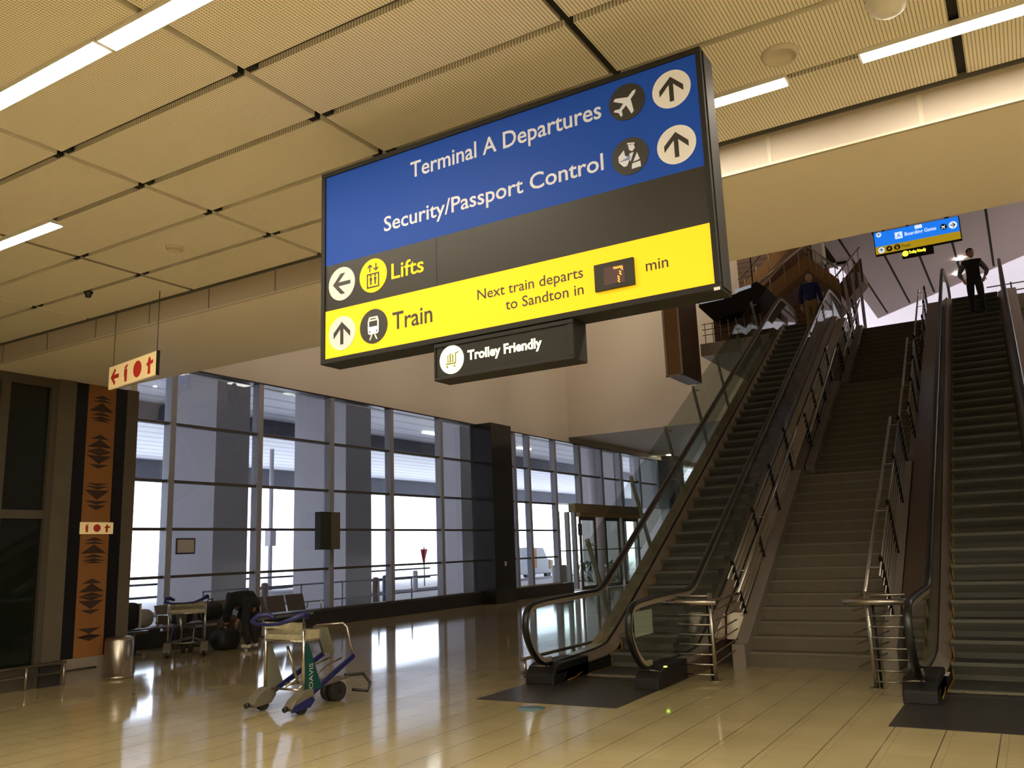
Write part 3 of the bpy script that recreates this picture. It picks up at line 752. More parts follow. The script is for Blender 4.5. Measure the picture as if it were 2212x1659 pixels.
# second low guard rail by the near facade
br = thing('guard_rail', 'low twin-bar guard rail along the dark glazing on the far left', 'rail', (-11.88, 5.5, 0))
MB().cyl((-11.85, 3.0, .31), (-11.85, 7.40, .31), .022, 10).build('rail', M['steel'], br)
MB().cyl((-11.85, 3.0, .185), (-11.85, 7.86, .185), .018, 10).build('rail', M['steel'], br)
for y in (3.4, 5.2, 6.85, 7.38): MB().cyl((-11.85, y, 0), (-11.85, y, .31), .02, 10).build('post', M['steel'], br)
bo = MB().lathe([(0, 0), (.215, 0), (.215, .05), (.20, .052), (.20, .53), (.19, .565), (.15, .585), (0, .59)], (-11.70, 8.12, 0), 32).build('steel_bollard', M['steel'])
tag(bo, 'stout brushed steel bollard in front of the patterned pillar', 'bollard')
fs = MB().lathe([(0, .001), (.15, .001), (.15, .0025), (0, .0025)], (-4.67, 8.0, 0), 32).build('floor_sticker', M['sticker'])
tag(fs, 'round blue sticker on the floor before the left escalator', 'sticker')
# ================================================================ CEILING FITTINGS
def strip_lamp(y, x0, x1, label):
    l = thing('strip_lamp', label, 'lamp', ((x0+x1)/2, y, 4.6), 'linear strip lamps in the ceiling')
    MB().box(x0, x1, y-.058, y+.058, 4.570, 4.592).build('diffuser', M['lamp'], l, .008)
    MB().box(x0-.012, x1+.012, y-.062, y+.062, 4.592, 4.604).box(x0, x1, y-.066, y-.0585, 4.568, 4.604).box(x0, x1, y+.0585, y+.066, 4.568, 4.604).box(x0-.014, x0, y-.06, y+.06, 4.572, 4.602).box(x1, x1+.014, y-.06, y+.06, 4.572, 4.602).build('housing', M['white'], l)
strip_lamp(2.652, -5.75, -4.27, 'glowing strip lamp in the ceiling at the upper left, end to end with another')
strip_lamp(2.662, -4.235, -2.75, 'glowing strip lamp crossing the top edge, its left end touching another strip')
strip_lamp(4.03, -8.45, -7.0, 'short glowing strip lamp in the ceiling at the left edge above the fire sign')
strip_lamp(5.365, -2.45, -1.0, 'glowing strip lamp partly behind the right end of the big hanging sign')
strip_lamp(5.365, -.53, .92, 'long glowing strip lamp in the ceiling at the upper right corner')
LR = [(y, x) for y in (-.06, -2.77, -5.48, -8.19) for x in (-7.36, -3.52, .32, 4.16)] + [(2.65, 1.35), (2.65, 5.2), (5.365, 3.4), (5.365, 7.2), (4.03, 5.3), (1.295, 3.4), (1.295, -.4)]
for y, x in LR: strip_lamp(y, x, x+1.45, 'glowing strip lamp in the ceiling behind the viewer')
def disc(name, label, cat, x, y, r, h=.03, m='disc', parts=None):
    o = MB().lathe([(0, -h*.35), (r*.76, -h*.35), (r*.80, -h), (r*.92, -h), (r, -.004), (r, 0), (0, 0)], (x, y, 4.6), 36).build(name, M[m])
    return tag(o, label, cat)
disc('ceiling_speaker', 'round flush ceiling speaker in the panel above the hanging fire sign', 'speaker', -6.72, 5.04, .085)
disc('ceiling_speaker', 'round flush ceiling speaker between the big sign and the right strip lamp', 'speaker', -.96, 5.055, .115)
dm = MB().lathe([(0, -.10), (.05, -.095), (.09, -.065), (.105, -.02), (.12, -.01), (.12, 0), (0, 0)], (-.31, 4.86, 4.6), 32).build('ceiling_dome', M['white'])
tag(dm, 'pale dome fitting on the ceiling above the right strip lamp', 'dome')
sp = MB().lathe([(0, -.07), (.03, -.06), (.035, -.03), (.05, -.015), (.05, 0), (0, 0)], (-8.62, 5.38, 4.6), 16).build('ceiling_sensor', M['rubber'])
tag(sp, 'small black sensor under a ceiling joint above the fire sign', 'sensor')

for x, y in ((4, 14), (4, 22)):  # unseen lamps added to brighten the stairs and atrium
    h = thing('roof_fill_lamp', 'unseen round fill lamp added under the atrium roof', 'lamp', (x, y, 15.6), 'added fill lamps of the atrium')
    MB().lathe([(0, 15.50), (.80, 15.50), (.80, 15.535), (0, 15.535)], (x, y, 0), 24).build('diffuser', M['fill_lamp'], h)
    MB().lathe([(.82, 15.54), (.84, 15.54), (.5, 15.85), (.12, 16.0), (.0, 16.0)], (x, y, 0), 24).build('housing', M['white'], h)
def fill_spot(label, loc, aim, watts, angle=1.15, group='added wall fill lights of the atrium'):  # unseen lamps, added only to brighten the atrium walls
    h = thing('fill_spotlight', label, 'lamp', loc, group)
    d = (Vector(aim)-Vector(loc)).normalized()
    MB().tube([Vector(loc)-d*.45, Vector(loc)-d*.12], .13, 14).tube([Vector(loc)-d*.45, Vector(loc)-d*.45+Vector((0, 0, .3))], .03, 8).build('housing', M['white'], h)
    ld = bpy.data.lights.new('lamp', 'SPOT'); ld.energy = watts; ld.color = (1, .84, .64); ld.spot_size = angle; ld.spot_blend = .6; ld.shadow_soft_size = .12
    lo = bpy.data.objects.new('bulb', ld); COL.objects.link(lo); lo.parent = h
    lo.rotation_euler = d.to_track_quat('-Z', 'Y').to_euler()
for y in (11, 15, 19, 23, 27): fill_spot('unseen fill lamp added under the atrium roof to brighten the left wall', (-8.5, y, 15.3), (-15.3, y, 8.4), 560)
for x in (-12.5, -9.0): fill_spot('unseen fill lamp added under the atrium roof to brighten the left wall', (x, 24.5, 15.3), (x, 30, 8.7), 480)
for x, y in ((4.5, 27), (4.5, 31), (4.5, 35), (8, 29)):  # out-of-view panels added to lighten the upper hall
    h = tag(MB().box(x-.6, x+.6, y-.6, y+.6, 10.93, 11.0).build('upper_fill_panel', M['upper_fill']), 'unseen square fill light added to the upper hall ceiling', 'lamp', 'added fill lights of the upper hall')
# ================================================================ MAIN HANGING SIGN
SY = 4.2
F = lambda u, v, w: (u, SY - w, v)
sg = thing('wayfinding_sign', 'large hanging airport sign with blue, black and yellow bands and white arrows', 'sign', (-2.6, 4.29, 2.89))
mb = MB().box(-4.0, -1.212, SY+.012, 4.385, 2.893, 4.283)
mb.box(-4.0, -1.212, SY-.012, SY+.012, 2.893, 2.928).box(-4.0, -1.212, SY-.012, SY+.012, 4.25, 4.283).box(-4.0, -3.965, SY-.012, SY+.012, 2.928, 4.25).box(-1.242, -1.212, SY-.012, SY+.012, 2.928, 4.25)
mb.box(-1.212, -1.205, SY+.02, 4.37, 2.91, 4.27)
mb.build('frame', M['frame'], sg, .004)
for x in (-3.5, -2.6, -1.7): MB().cyl((x, 4.38, 4.18), (x, 5.15, 4.602), .015, 8).build('hanger', M['steel'], sg)
MB().box(-3.965, -1.242, SY, SY+.012, 3.59, 4.25).build('blue_panel', M['blue'], sg)
bp = MB().box(-3.965, -3.02, SY, SY+.012, 3.265, 3.59).box(-3.017, -1.242, SY, SY+.012, 3.265, 3.59).build('black_panel', M['olive'], sg)
MB().box(-3.965, -1.242, SY, SY+.012, 2.928, 3.265).build('yellow_panel', M['syellow'], sg)
text('lettering', 'Terminal A Departures', -3.215, -1.822, 4.05, .107, F, .002, M['sletter'], sg)
text('lettering', 'Security/Passport Control', -3.443, -1.828, 3.728, .100, F, .002, M['sletter'], sg)
text('lettering', 'Lifts', -3.384, -3.119, 3.384, .102, F, .002, M['syellow'], sg)
text('lettering', 'Train', -3.379, -3.059, 3.039, .113, F, .002, M['sblack'], sg)
text('lettering', 'Next train departs', -2.716, -1.996, 3.116, .063, F, .002, M['sblack'], sg, .006)
text('lettering', 'to Sandton in', -2.518, -1.998, 3.017, .063, F, .002, M['sblack'], sg, .006)
text('lettering', 'min', -1.616, -1.487, 3.072, .063, F, .002, M['sblack'], sg, .006)
picto(sg, 'plane', -1.660, 4.095, .111, F, .001, M['sblack'], M['sletter'])
picto(sg, 'arrow', -1.393, 4.086, .112, F, .001, M['swhite'], M['sblack'])
picto(sg, 'officer', -1.663, 3.762, .111, F, .001, M['sblack'], M['sletter'])
picto(sg, 'arrow', -1.389, 3.752, .112, F, .001, M['swhite'], M['sblack'])
picto(sg, 'arrow', -3.815, 3.438, .118, F, .001, M['swhite'], M['sblack'], PI/2)
picto(sg, 'lift', -3.538, 3.440, .117, F, .001, M['syellow'], M['sblack'])
picto(sg, 'arrow', -3.812, 3.089, .118, F, .001, M['swhite'], M['sblack'])
picto(sg, 'train', -3.537, 3.090, .117, F, .001, M['sblack'], M['swhite'])
ld = MB().box(-1.920, -1.680, SY-.02, SY, 3.008, 3.165).build('display', M['olive'], sg, .003)
MB().box(-1.86, -1.735, SY-.021, SY-.019, 3.035, 3.135).build('led_window', M['ledoff'], ld)
mb = MB()
for r, row in enumerate(('11111', '00001', '00010', '00010', '00100', '00100', '00100')):
    for c, b in enumerate(row):
        for q in ((0, 0), (.006, .0065)):
            if b == '1': mb.prism(circle_poly(-1.797+c*.0115+q[0], 3.126-r*.0135-q[1], .0036, 8), F, .0212, .0222)
mb.build('led_digit', M['led'], ld)
MB().box(-1.248, -1.215, SY-.0135, SY-.012, 2.888, 2.905).build('maker_label', M['swhite'], sg)
# trolley sign beneath
ts = thing('trolley_sign', 'small black lit sign with a glowing trolley symbol hung under the big hanging sign', 'sign', (-2.56, 4.28, 2.64))
mb = MB().box(-3.05, -2.073, SY, 4.36, 2.652, 2.892).box(-3.05, -2.073, SY-.008, SY, 2.652, 2.672).box(-3.05, -2.073, SY-.008, SY, 2.86, 2.885).box(-3.05, -3.035, SY-.008, SY, 2.672, 2.86).box(-2.11, -2.073, SY-.008, SY, 2.672, 2.86)
mb.build('case', M['frame'], ts, .004)
text('lettering', 'Trolley Friendly', -2.801, -2.283, 2.753, .056, F, .002, M['slit'], ts, .03)
picto(ts, 'trolley', -2.918, 2.772, .089, F, .001, M['slit'], M['slitdark'])

# ================================================================ FIRE SIGNS
def fire_icons(mb, kind, u, v, s, fn, w):
    def P(poly): mb.prism([(u+x*s, v+y*s) for x, y in poly], fn, w, w+.002)
    if kind == 'arrow': P([(-.5, 0), (-.02, .5), (.12, .36), (-.1, .12), (.5, .12), (.5, -.12), (-.1, -.12), (.12, -.36), (-.02, -.5)])
    elif kind == 'extinguisher':
        P([(-.14, -.5), (.14, -.5), (.15, .15), (.06, .28), (-.06, .28), (-.15, .15)]); P([(-.06, .3), (.10, .3), (.22, .5), (-.04, .44)]); P([(-.08, .42), (-.2, .36), (-.24, -.2), (-.19, -.2), (-.15, .30), (-.06, .36)])
    elif kind == 'reel': mb.prism([(u+s*.48*math.cos(a*PI/12), v+s*.48*math.sin(a*PI/12)) for a in range(24)], fn, w, w+.002)
    else:
        P([(-.16, -.5), (.14, -.5), (.12, -.1), (.16, .3), (0, .5), (-.16, .3), (-.14, -.1)]); P([(.14, .02), (.42, .06), (.42, .26), (.14, .2)]); P([(-.30, -.02), (-.14, 0), (-.14, .18), (-.30, .16)])
FX, FY, FA = -7.97, 5.806, math.radians(9.4); FL = 1.13
# u runs from the left end (0) to the right end (FL), the board is turned a little about the vertical
def FT(u, v, w):
    k = FL - u
    return (FX - k*math.cos(FA) - w*math.sin(FA), FY + k*math.sin(FA) - w*math.cos(FA), v)
fsn = thing('fire_sign', 'cream hanging sign with a red arrow, extinguisher, hose reel and hydrant symbols', 'sign', (-8.4, 5.86, 3.65))
MB().prism([(0, 3.642), (FL, 3.642), (FL, 3.908), (0, 3.908)], FT, -.03, 0).build('board', M['cream'], fsn)
MB().prism([(FL, 3.636), (FL+.01, 3.636), (FL+.01, 3.914), (FL, 3.914)], FT, -.035, .003).build('end_trim', M['frame'], fsn)
for i, k in enumerate(('arrow', 'extinguisher', 'reel', 'hydrant')):
    mb = MB(); fire_icons(mb, k, FL*(.135+.243*i), 3.775, .20, FT, .0005); mb.build('symbol', M['red'], fsn)
for u in (.07, FL-.02): MB().cyl(FT(u, 3.90, -.015), FT(u, 4.605, -.015), .005, 6).build('hanging_wire', M['trans'], fsn)
f2 = thing('fire_sign', 'small cream sign with three red fire symbols fixed across the patterned pillar', 'sign', (-11.95, 7.82, 2.08))
FP = lambda u, v, w: (-11.945+w, u, v)
MB().box(-11.966, -11.945, 7.555, 8.085, 2.085, 2.258).build('board', M['cream'], f2)
for i, k in enumerate(('extinguisher', 'reel', 'hydrant')):
    mb = MB(); fire_icons(mb, k, 7.66+.16*i, 2.172, .12, FP, .0005); mb.build('symbol', M['red'], f2)

# ================================================================ UPPER HALL
UY = 22.0
FU = lambda u, v, w: (u, UY-w, v)
us = thing('upper_sign', 'small blue and yellow lit hanging sign high above the top of the stairs', 'sign', (-1.47, 22.1, 8.48))
MB().box(-2.43, -.51, UY+.01, UY+.16, 8.48, 9.06).build('case', M['frame'], us)
MB().box(-2.41, -.53, UY-.002, UY+.01, 8.68, 9.05).build('blue_panel', M['ublue'], us)
MB().box(-2.41, -.53, UY-.002, UY+.01, 8.49, 8.68).build('yellow_panel', M['uyellow'], us)
text('lettering', 'Boarding Gates', -1.72, -1.02, 8.83, .085, FU, .004, M['uwhite'], us, .02)
text('lettering', 'Train', -1.83, -1.62, 8.55, .07, FU, .004, M['uolive'], us)
picto(us, 'plane', -.86, 8.86, .075, FU, .003, M['sblack'], M['uwhite'])
picto(us, 'arrow', -.66, 8.86, .09, FU, .003, M['uwhite'], M['sblack'], -PI/2)
picto(us, 'arrow', -2.28, 8.58, .075, FU, .003, M['uwhite'], M['sblack'])
picto(us, 'blur', -2.10, 8.585, .07, FU, .003, M['sblack'], M['uyellow'])
picto(us, 'train', -1.92, 8.585, .07, FU, .003, M['sblack'], M['uyellow'])
MB().box(-1.94, -1.77, UY-.005, UY-.002, 8.79, 8.96).build('gate_square', M['uwhite'], us)
text('gate_letter', 'A', -1.90, -1.81, 8.82, .10, FU, .006, M['ublue'], us)
MB().box(-1.48, -1.32, UY-.005, UY-.002, 8.95, 9.04).build('info_square', M['uwhite'], us)
picto(us, 'arrow', -2.30, 8.985, .06, FU, .003, M['uwhite'], M['sblack'])
for x in (-2.2, -.75): MB().cyl((x, 22.1, 9.05), (x, 22.1, 11.0), .02, 6).build('hanger', M['frame'], us)
ut = thing('upper_trolley_sign', 'small black sign with glowing yellow words hung under the upper blue sign', 'sign', (-1.5, 22.08, 8.3))
MB().box(-1.84, -1.14, UY, UY+.14, 8.29, 8.478).build('case', M['frame'], ut)
text('lettering', 'Trolley Friendly', -1.68, -1.30, 8.36, .07, FU, .004, M['uglow'], ut, .03)
MB().prism(circle_poly(-1.76, 8.38, .07), FU, .001, .004).build('pictogram_disc', M['uglow'], ut)

# hanging wood-clad fin and mezzanine edge on the left of the escalator top
fn_ = thing('wood_bulkhead', 'tall wood-faced bulkhead with pale edge trims beside the upper balcony', 'bulkhead', (-8.05, 23.4, 6.28))
MB().box(-8.28, -7.84, 22.6, 24.3, 6.31, 13).build('body', M['wooddark'], fn_)
MB().box(-8.25, -7.86, 22.585, 22.6, 6.34, 13).build('wood_face', M['wood'], fn_)
MB().box(-8.31, -8.25, 22.57, 22.6, 6.28, 13).box(-7.86, -7.81, 22.57, 22.6, 6.28, 13).box(-8.31, -7.81, 22.57, 22.6, 6.28, 6.335).build('edge_trim', M['woodedge'], fn_)
br = thing('balcony_railing', 'thin steel railing along the balcony edge beside the wood bulkhead', 'railing', (-6.9, 24.4, 7.5))
for i in range(9): MB().cyl((-7.66+.24*i, 24.42, 7.5), (-7.66+.24*i, 24.42, 8.15), .014, 6).build('post', M['steel'], br)
for z in (8.12, 7.95, 7.78): MB().cyl((-7.75, 24.42, z), (-5.6, 24.42, z), .010, 6).build('rail', M['newel'], br)
tag(MB().box(-7.8, -5.6, 25.8, 25.9, 7.5, 8.6).build('balcony_wall_panel', M['wooddark']), 'dark wood panel low on the balcony behind its thin railing', 'panel')
# dark canopy with two light slots
dk = thing('dark_canopy', 'dark angular canopy with two pale light slots above the balcony', 'canopy', (-6.9, 25.6, 8.4))
MB().prism([(-7.977, 8.850), (-7.955, 9.032), (-6.807, 9.055), (-6.136, 9.327), (-5.841, 9.055), (-6.330, 8.555), (-7.568, 8.373)], lambda u, v, w: (u, w, v), 25.0, 26.6).build('body', M['newel'], dk)
MB().prism([(-7.932, 8.941), (-7.932, 9.032), (-7.136, 9.043), (-7.159, 8.964)], lambda u, v, w: (u, w, v), 24.985, 25.0).build('light_slot', M['slot'], dk)
MB().prism([(-6.807, 9.089), (-6.807, 9.191), (-6.307, 9.259), (-6.307, 9.168)], lambda u, v, w: (u, w, v), 24.98, 25.0).build('light_slot', M['slot'], dk)
MB().bar((-7.2, 25.6, 8.6), (-7.2, 25.6, 16.0), .03, .03, up=(1, 0, 0)).bar((-6.4, 25.6, 8.8), (-6.4, 25.6, 16.0), .03, .03, up=(1, 0, 0)).build('suspension_rod', M['newel'], dk)
# timber wall of the upper lounge with stairs in front of it
struct('wall_timber', MB().box(-8.0, -4.9, 30, 30.3, 7.5, 16), M['woodslat'])
struct('column_upper', MB().box(-5.25, -4.97, 29.5, 30.0, 7.5, 16), M['alu'])
uw = thing('window_6', None, None, (-4.7, 30, 10.9)); uw['kind'] = 'structure'
MB().box(-4.97, -4.25, 30.0, 30.2, 10.9, 13).build('glass', M['darkglass'], uw)
MB().box(-4.99, -4.90, 29.94, 30.0, 10.9, 13).box(-4.58, -4.50, 29.94, 30.0, 10.9, 13).box(-4.99, -4.50, 29.94, 30.0, 10.88, 10.98).build('frame', M['white'], uw)
def ustair(label, a, b, wall_h, depth=1.1, y=27.0, m='wood'):
    s = thing('upper_stair', label, 'stairs', (a[0], y, a[1]), 'stairs of the upper lounge')
    pf = lambda u, v, w: (u, w, v)
    MB().prism([(a[0], a[1]), (b[0], b[1]), (b[0], b[1]-.28), (a[0], a[1]-.28)], pf, y, y+depth).build('flight', M['wooddark'], s)
    MB().prism([(a[0], a[1]), (b[0], b[1]), (b[0], b[1]+.5), (a[0], a[1]+.5)], pf, y+.02, y+.05).build('side_panel', M[m], s)
    MB().cyl((a[0], y+.03, a[1]+.86), (b[0], y+.03, b[1]+.86), .03, 8).build('handrail', M['steel'], s)
    n = 5
    for k in range(n):
        t = (k+.5)/n; x = a[0]+(b[0]-a[0])*t; z = a[1]+(b[1]-a[1])*t
        MB().cyl((x, y+.03, z), (x, y+.03, z+.86), .014, 6).build('post', M['steel'], s)
    return s
ustair('brown stair flight rising to a peak behind the top of the left escalator', (-7.4, 8.5), (-5.0, 10.0), .5)
ustair('brown stair flight descending rightwards from the peak over the man in navy', (-5.0, 10.0), (-4.1, 9.0), .5)
ustair('upper brown stair flight in front of the slatted timber wall', (-7.6, 9.7), (-5.4, 11.6), .5, 1.0, 28.4)
ustair('short stair flight with railing climbing beneath the white-framed upper window', (-4.4, 9.1), (-3.55, 9.95), .4, .9, 28.2, 'wooddark')
lg = MB()
for a, b in (((-4.3, 26.4, 9.0), (-3.86, 26.4, 7.5)), ((-3.9, 26.6, 9.4), (-3.8, 26.6, 7.5)), ((-3.7, 26.9, 9.6), (-3.7, 26.9, 7.5)), ((-3.55, 27.3, 9.7), (-3.55, 27.3, 7.5))): lg.bar(a, b, .09, .09, up=(1, .1, 0))
tag(lg.build('raking_prop', M['alu']), 'grey raking steel props under the short upper flight at the stair top', 'prop')
# guard at the head of the right escalator
br = thing('upper_guard_railing', 'steel guard railing at the head of the right escalator', 'railing', (.9, 26.5, 7.5))
for z in (8.45, 8.25, 8.05, 7.85): MB().cyl((-.2, 26.9, z), (3.5, 26.9, z), .018, 6).build('rail', M['steel'], br)
for x in (.4, 1.4, 2.4, 3.4): MB().cyl((x, 26.9, 7.5), (x, 26.9, 8.5), .022, 6).build('post', M['steel'], br)
for i, (x, y) in enumerate(((-14.71, 39.66), (-14.76, 41.43))):
    o = MB().lathe([(0, 0), (.16, 0), (.16, .03), (0, .03)], (x, y, 5.94), 20).build('downlight', M['lampcool'])
    tag(o, ['nearer round downlight under the far soffit past the glass guard', 'farther round downlight under the far soffit past the glass guard'][i], 'lamp', 'downlights under the far soffit')
for i, (x, y) in enumerate(((-.92, 32.2), (-1.08, 34.1))):
    o = MB().box(x-.12, x+.12, y-.12, y+.12, 10.96, 11.0).build('ceiling_downlight', M['lampcool'])
    tag(o, ['square ceiling light just under the upper blue sign', 'small square ceiling light beyond the one under the upper sign'][i], 'lamp', 'square lights in the upper ceiling')
# ================================================================ LUGGAGE TROLLEYS
def make_trolley(label, full=True):
    """pushed along +Y; origin on the floor under the rear wheels"""
    t = thing('luggage_trolley', label, 'trolley', (0, 0, 0))
    for s in (-1, 1):
        x = .305*s
        MB().tube([(x, .06, .17), (x, .06, .93)], .018, 10).build('upright', M['chrome'], t)
        # wedge fender over the rear wheel
        fd = MB().prism([(-.16, .09), (-.10, .16), (.02, .235), (.15, .245), (.17, .15), (.10, .07), (-.12, .05)], lambda u, v, w: (w, u, v), x-.065, x+.065).build('wheel_fender', M['tgrey'], t, .012)
        MB().tube([(x, -.16, .085), (x, -.20, .075)], .028, 10).build('bumper', M['rubber'], fd)
        w = MB().cyl((x-.03, .03, .065), (x+.03, .03, .065), .065, 20).build('wheel', M['tyre'], t)
        bl = MB().bar((x, .08, .14), (x*.82, .86, .50), .03, .05).build('side_rail', M['tblue'], t)
        pn = MB().prism([(.075, .20), (.32, .235), (.13, .70), (.085, .72)], lambda u, v, w: (w, u, v), x-.006, x+.006).build('side_panel', M['teal'] if s > 0 else M['gad'], t)
    if full:
        FT2 = lambda u, v, w: (.312+w, .12-v+.09, .22+u)
        text('lettering', 'OAVIS', .02, .28, .02, .055, FT2, .001, M['paperw'], pn, .0)
        MB().prism([(-.165, .05), (-.11, .11), (.12, .17), (.165, .13), (.10, .065), (-.12, .045)], lambda u, v, w: (w, u, v), .37, .378).build('blue_skirt', M['tblue'], t)
    # handle: a looping bar towards the user
    MB().tube([(.335, .10, 1.0), (.33, .0, 1.02), (.24, -.06, .97), (.12, -.12, .93), (-.05, -.14, .92), (-.24, -.14, .925), (-.36, -.10, .95), (-.37, .0, 1.0), (-.30, .08, 1.01), (-.22, .10, .97)], [.032, .036, .026, .020, .018, .018, .020, .03, .032, .024], 10).build('handle', M['tblue'], t)
    # basket between the uprights
    bs = MB().box(-.30, .30, .05, .07, .74, .80).box(-.30, .30, .055, .065, .86, .93).box(-.30, .30, .05, .30, .735, .75)
    bs.box(-.30, -.285, .05, .30, .74, .84).box(.285, .30, .05, .30, .74, .84).box(-.30, .30, .29, .305, .74, .84)
    for k in range(9): bs.box(-.29+.07*k, -.284+.07*k, .05, .30, .752, .756)
    bs.build('basket', M['ad'], t)
    MB().cyl((-.30, .06, .735), (.30, .06, .735), .014, 8).build('crossbar', M['chrome'], t)
    MB().cyl((-.28, .10, .225), (.28, .10, .225), .013, 8).build('crossbar', M['chrome'], t)
    for x in (-.1, .1): MB().tube([(x*1.1, .16, .22), (x, .60, .42), (x*.9, .82, .47)], .012, 8).build('deck_bar', M['chrome'], t)
    MB().tube([(-.09, .34, .24), (-.11, .20, .66)], .017, 8).build('centre_stay', M['chrome'], t)
    # front hoop and plate
    MB().tube([(-.22, .84, .50), (-.20, .68, .83), (-.17, .68, .84), (.12, .82, .86), (.17, .83, .82), (.24, .86, .51)], .013, 8).build('front_hoop', M['chrome'], t)
    MB().add([(-.22, .83, .52), (-.05, .86, .52), (-.03, .72, .82), (-.19, .69, .82), (-.22, .835, .52), (-.05, .865, .52), (-.03, .725, .82), (-.19, .695, .82)], [(0, 1, 2, 3), (7, 6, 5, 4), (0, 4, 5, 1), (1, 5, 6, 2), (2, 6, 7, 3), (3, 7, 4, 0)]).build('front_plate', M['gad'], t)
    # front caster under a bent fork, bumper arc
    fk = MB().bar((-.25, .30, .235), (.06, .95, .25), .10, .025).bar((.25, .30, .235), (.06, .95, .25), .06, .025).build('fork', M['tgrey'], t)
    fw = MB().cyl((-.115, .80, .108), (-.04, .80, .108), .108, 22).cyl((.01, .80, .108), (.085, .80, .108), .108, 22).cyl((-.115, .80, .108), (.085, .80, .108), .03, 10)
    fw.build('front_wheel', M['tyre'], t)
    MB().tube([(.07, .90, .27), (.15, 1.12, .26), (.22, 1.16, .16), (.20, 1.14, .07), (.10, .98, .10)], .018, 8).build('front_bumper', M['rubber'], t)
    return t
tr = make_trolley('chrome luggage trolley with a blue handle alone in the middle of the floor')
note_kids(tr)
tr2 = copy_tree(tr); tr2['label'] = 'luggage trolley standing in the shade by the bags left of the bending person'; tr2['group'] = tr['group'] = 'luggage trolleys in the hall'
tr.location = (-7.15, 6.90, 0); tr.rotation_euler = (0, 0, -.06)
tr2.location = (-13.0, 10.32, 0); tr2.rotation_euler = (0, 0, .85)
for k in range(5):
    c = copy_tree(tr); c.location = (-17.0-.55*k, 37.3+.42*k, 0); c.rotation_euler = (0, 0, .9)
    c['label'] = ['nested luggage trolley outside the entrance, first of the row at its right end', 'nested luggage trolley outside the entrance, second from the right end of the row', 'nested luggage trolley outside the entrance, middle one of the row',
                  'nested luggage trolley outside the entrance, second from the left end of the row', 'nested luggage trolley outside the entrance, last of the row at its left end'][k]
    c['group'] = 'nested trolleys outside the entrance'
    c.location.z = -.004

# ================================================================ BENCHES AND BAGS
def bench(label, y0, n):
    b = thing('bench', label, 'bench', (-14.35, y0, 0), 'airport benches along the glass')
    MB().box(-14.42, -14.34, y0, y0+.6*n, .36, .41).build('beam', M['steel'], b)
    for k in range(n):
        y = y0+.6*k
        MB().bar((-14.56, y+.3, .43), (-14.08, y+.3, .46), .54, .02).build('seat', M['seat'], b, .006)
        MB().bar((-14.54, y+.3, .44), (-14.68, y+.3, .83), .54, .02, up=(0, 1, 0)) if False else None
        MB().add([(-14.55, y+.03, .47), (-14.55, y+.57, .47), (-14.66, y+.57, .83), (-14.66, y+.03, .83), (-14.57, y+.03, .47), (-14.57, y+.57, .47), (-14.68, y+.57, .83), (-14.68, y+.03, .83)],
                 [(0, 1, 2, 3), (7, 6, 5, 4), (0, 4, 5, 1), (1, 5, 6, 2), (2, 6, 7, 3), (3, 7, 4, 0)]).build('backrest', M['seat'], b)
    for y in (y0, y0+.6*n): MB().tube([(-14.55, y, .5), (-14.50, y, .66), (-14.12, y, .66), (-14.10, y, .47)], .014, 8).build('armrest', M['chrome'], b)
    for y in (y0+.3, y0+.6*n-.3): MB().bar((-14.38, y, .02), (-14.38, y, .38), .06, .06, up=(1, 0, 0)).bar((-14.68, y, .02), (-14.05, y, .02), .07, .03).build('leg', M['chrome'], b)
    return b
bench('row of perforated metal seats right of the bending person under the glass', 13.05, 3)
bench('row of perforated metal seats hidden behind bags left of the bending person', 10.85, 3)
bench('row of perforated metal seats at the left holding the black suitcase', 8.75, 3)
def bag(name, label, c, s, m, cat='bag', p=.55, handle=True, rz=0, trim=None):
    b = thing(name, label, cat, (c[0], c[1], c[2]))
    o = MB().ell((c[0], c[1], c[2]+s[2]), s[0], s[1], s[2], 22, 0, p).build('body', M[m], b)
    if handle: MB().tube([(c[0]-s[0]*.1, c[1]-s[1]*.35, c[2]+2*s[2]*.97), (c[0], c[1]-s[1]*.2, c[2]+2*s[2]+.06), (c[0], c[1]+s[1]*.2, c[2]+2*s[2]+.06), (c[0]-s[0]*.1, c[1]+s[1]*.35, c[2]+2*s[2]*.97)], .013, 8).build('handle', M['rubber'], b)
    if trim: MB().box(c[0]-s[0]*.9, c[0]+s[0]*1.02, c[1]+s[1]*.90, c[1]+s[1]*1.0, c[2]+.02, c[2]+2*s[2]*.94).build('edge_trim', M[trim], b)
    b.rotation_euler.z = rz
    return b
bag('suitcase', 'square black suitcase set on the seats right behind the patterned pillar', (-14.1, 9.78, .475), (.16, .30, .24), 'bag', p=.35, trim='paperw')
bag('plastic_bag', 'crumpled grey plastic bag on the seats beside the black suitcase', (-14.2, 10.29, .475), (.17, .195, .17), 'clearbag', p=.8, handle=False)
bag('holdall', 'small black holdall seen between the legs of the shaded trolley', (-14.2, 11.12, .475), (.17, .22, .16), 'bag')
bag('holdall', 'rounded black holdall on the seats just left of the bending person', (-14.15, 11.78, .475), (.17, .24, .18), 'bag')
bag('backpack', 'slumped dark brown backpack leaning on the floor beside the bending person', (-13.62, 11.80, 0), (.2, .24, .30), 'bagbrown', p=.8)
bag('duffel_bag', 'long black duffel bag lying on the floor at the bending person\'s feet', (-13.20, 11.36, 0), (.20, .26, .19), 'bag', p=.6)
bag('suitcase', 'low black case lying on the floor under the seats below the square suitcase', (-14.0, 9.6, 0), (.22, .36, .15), 'bag', p=.4, handle=False)

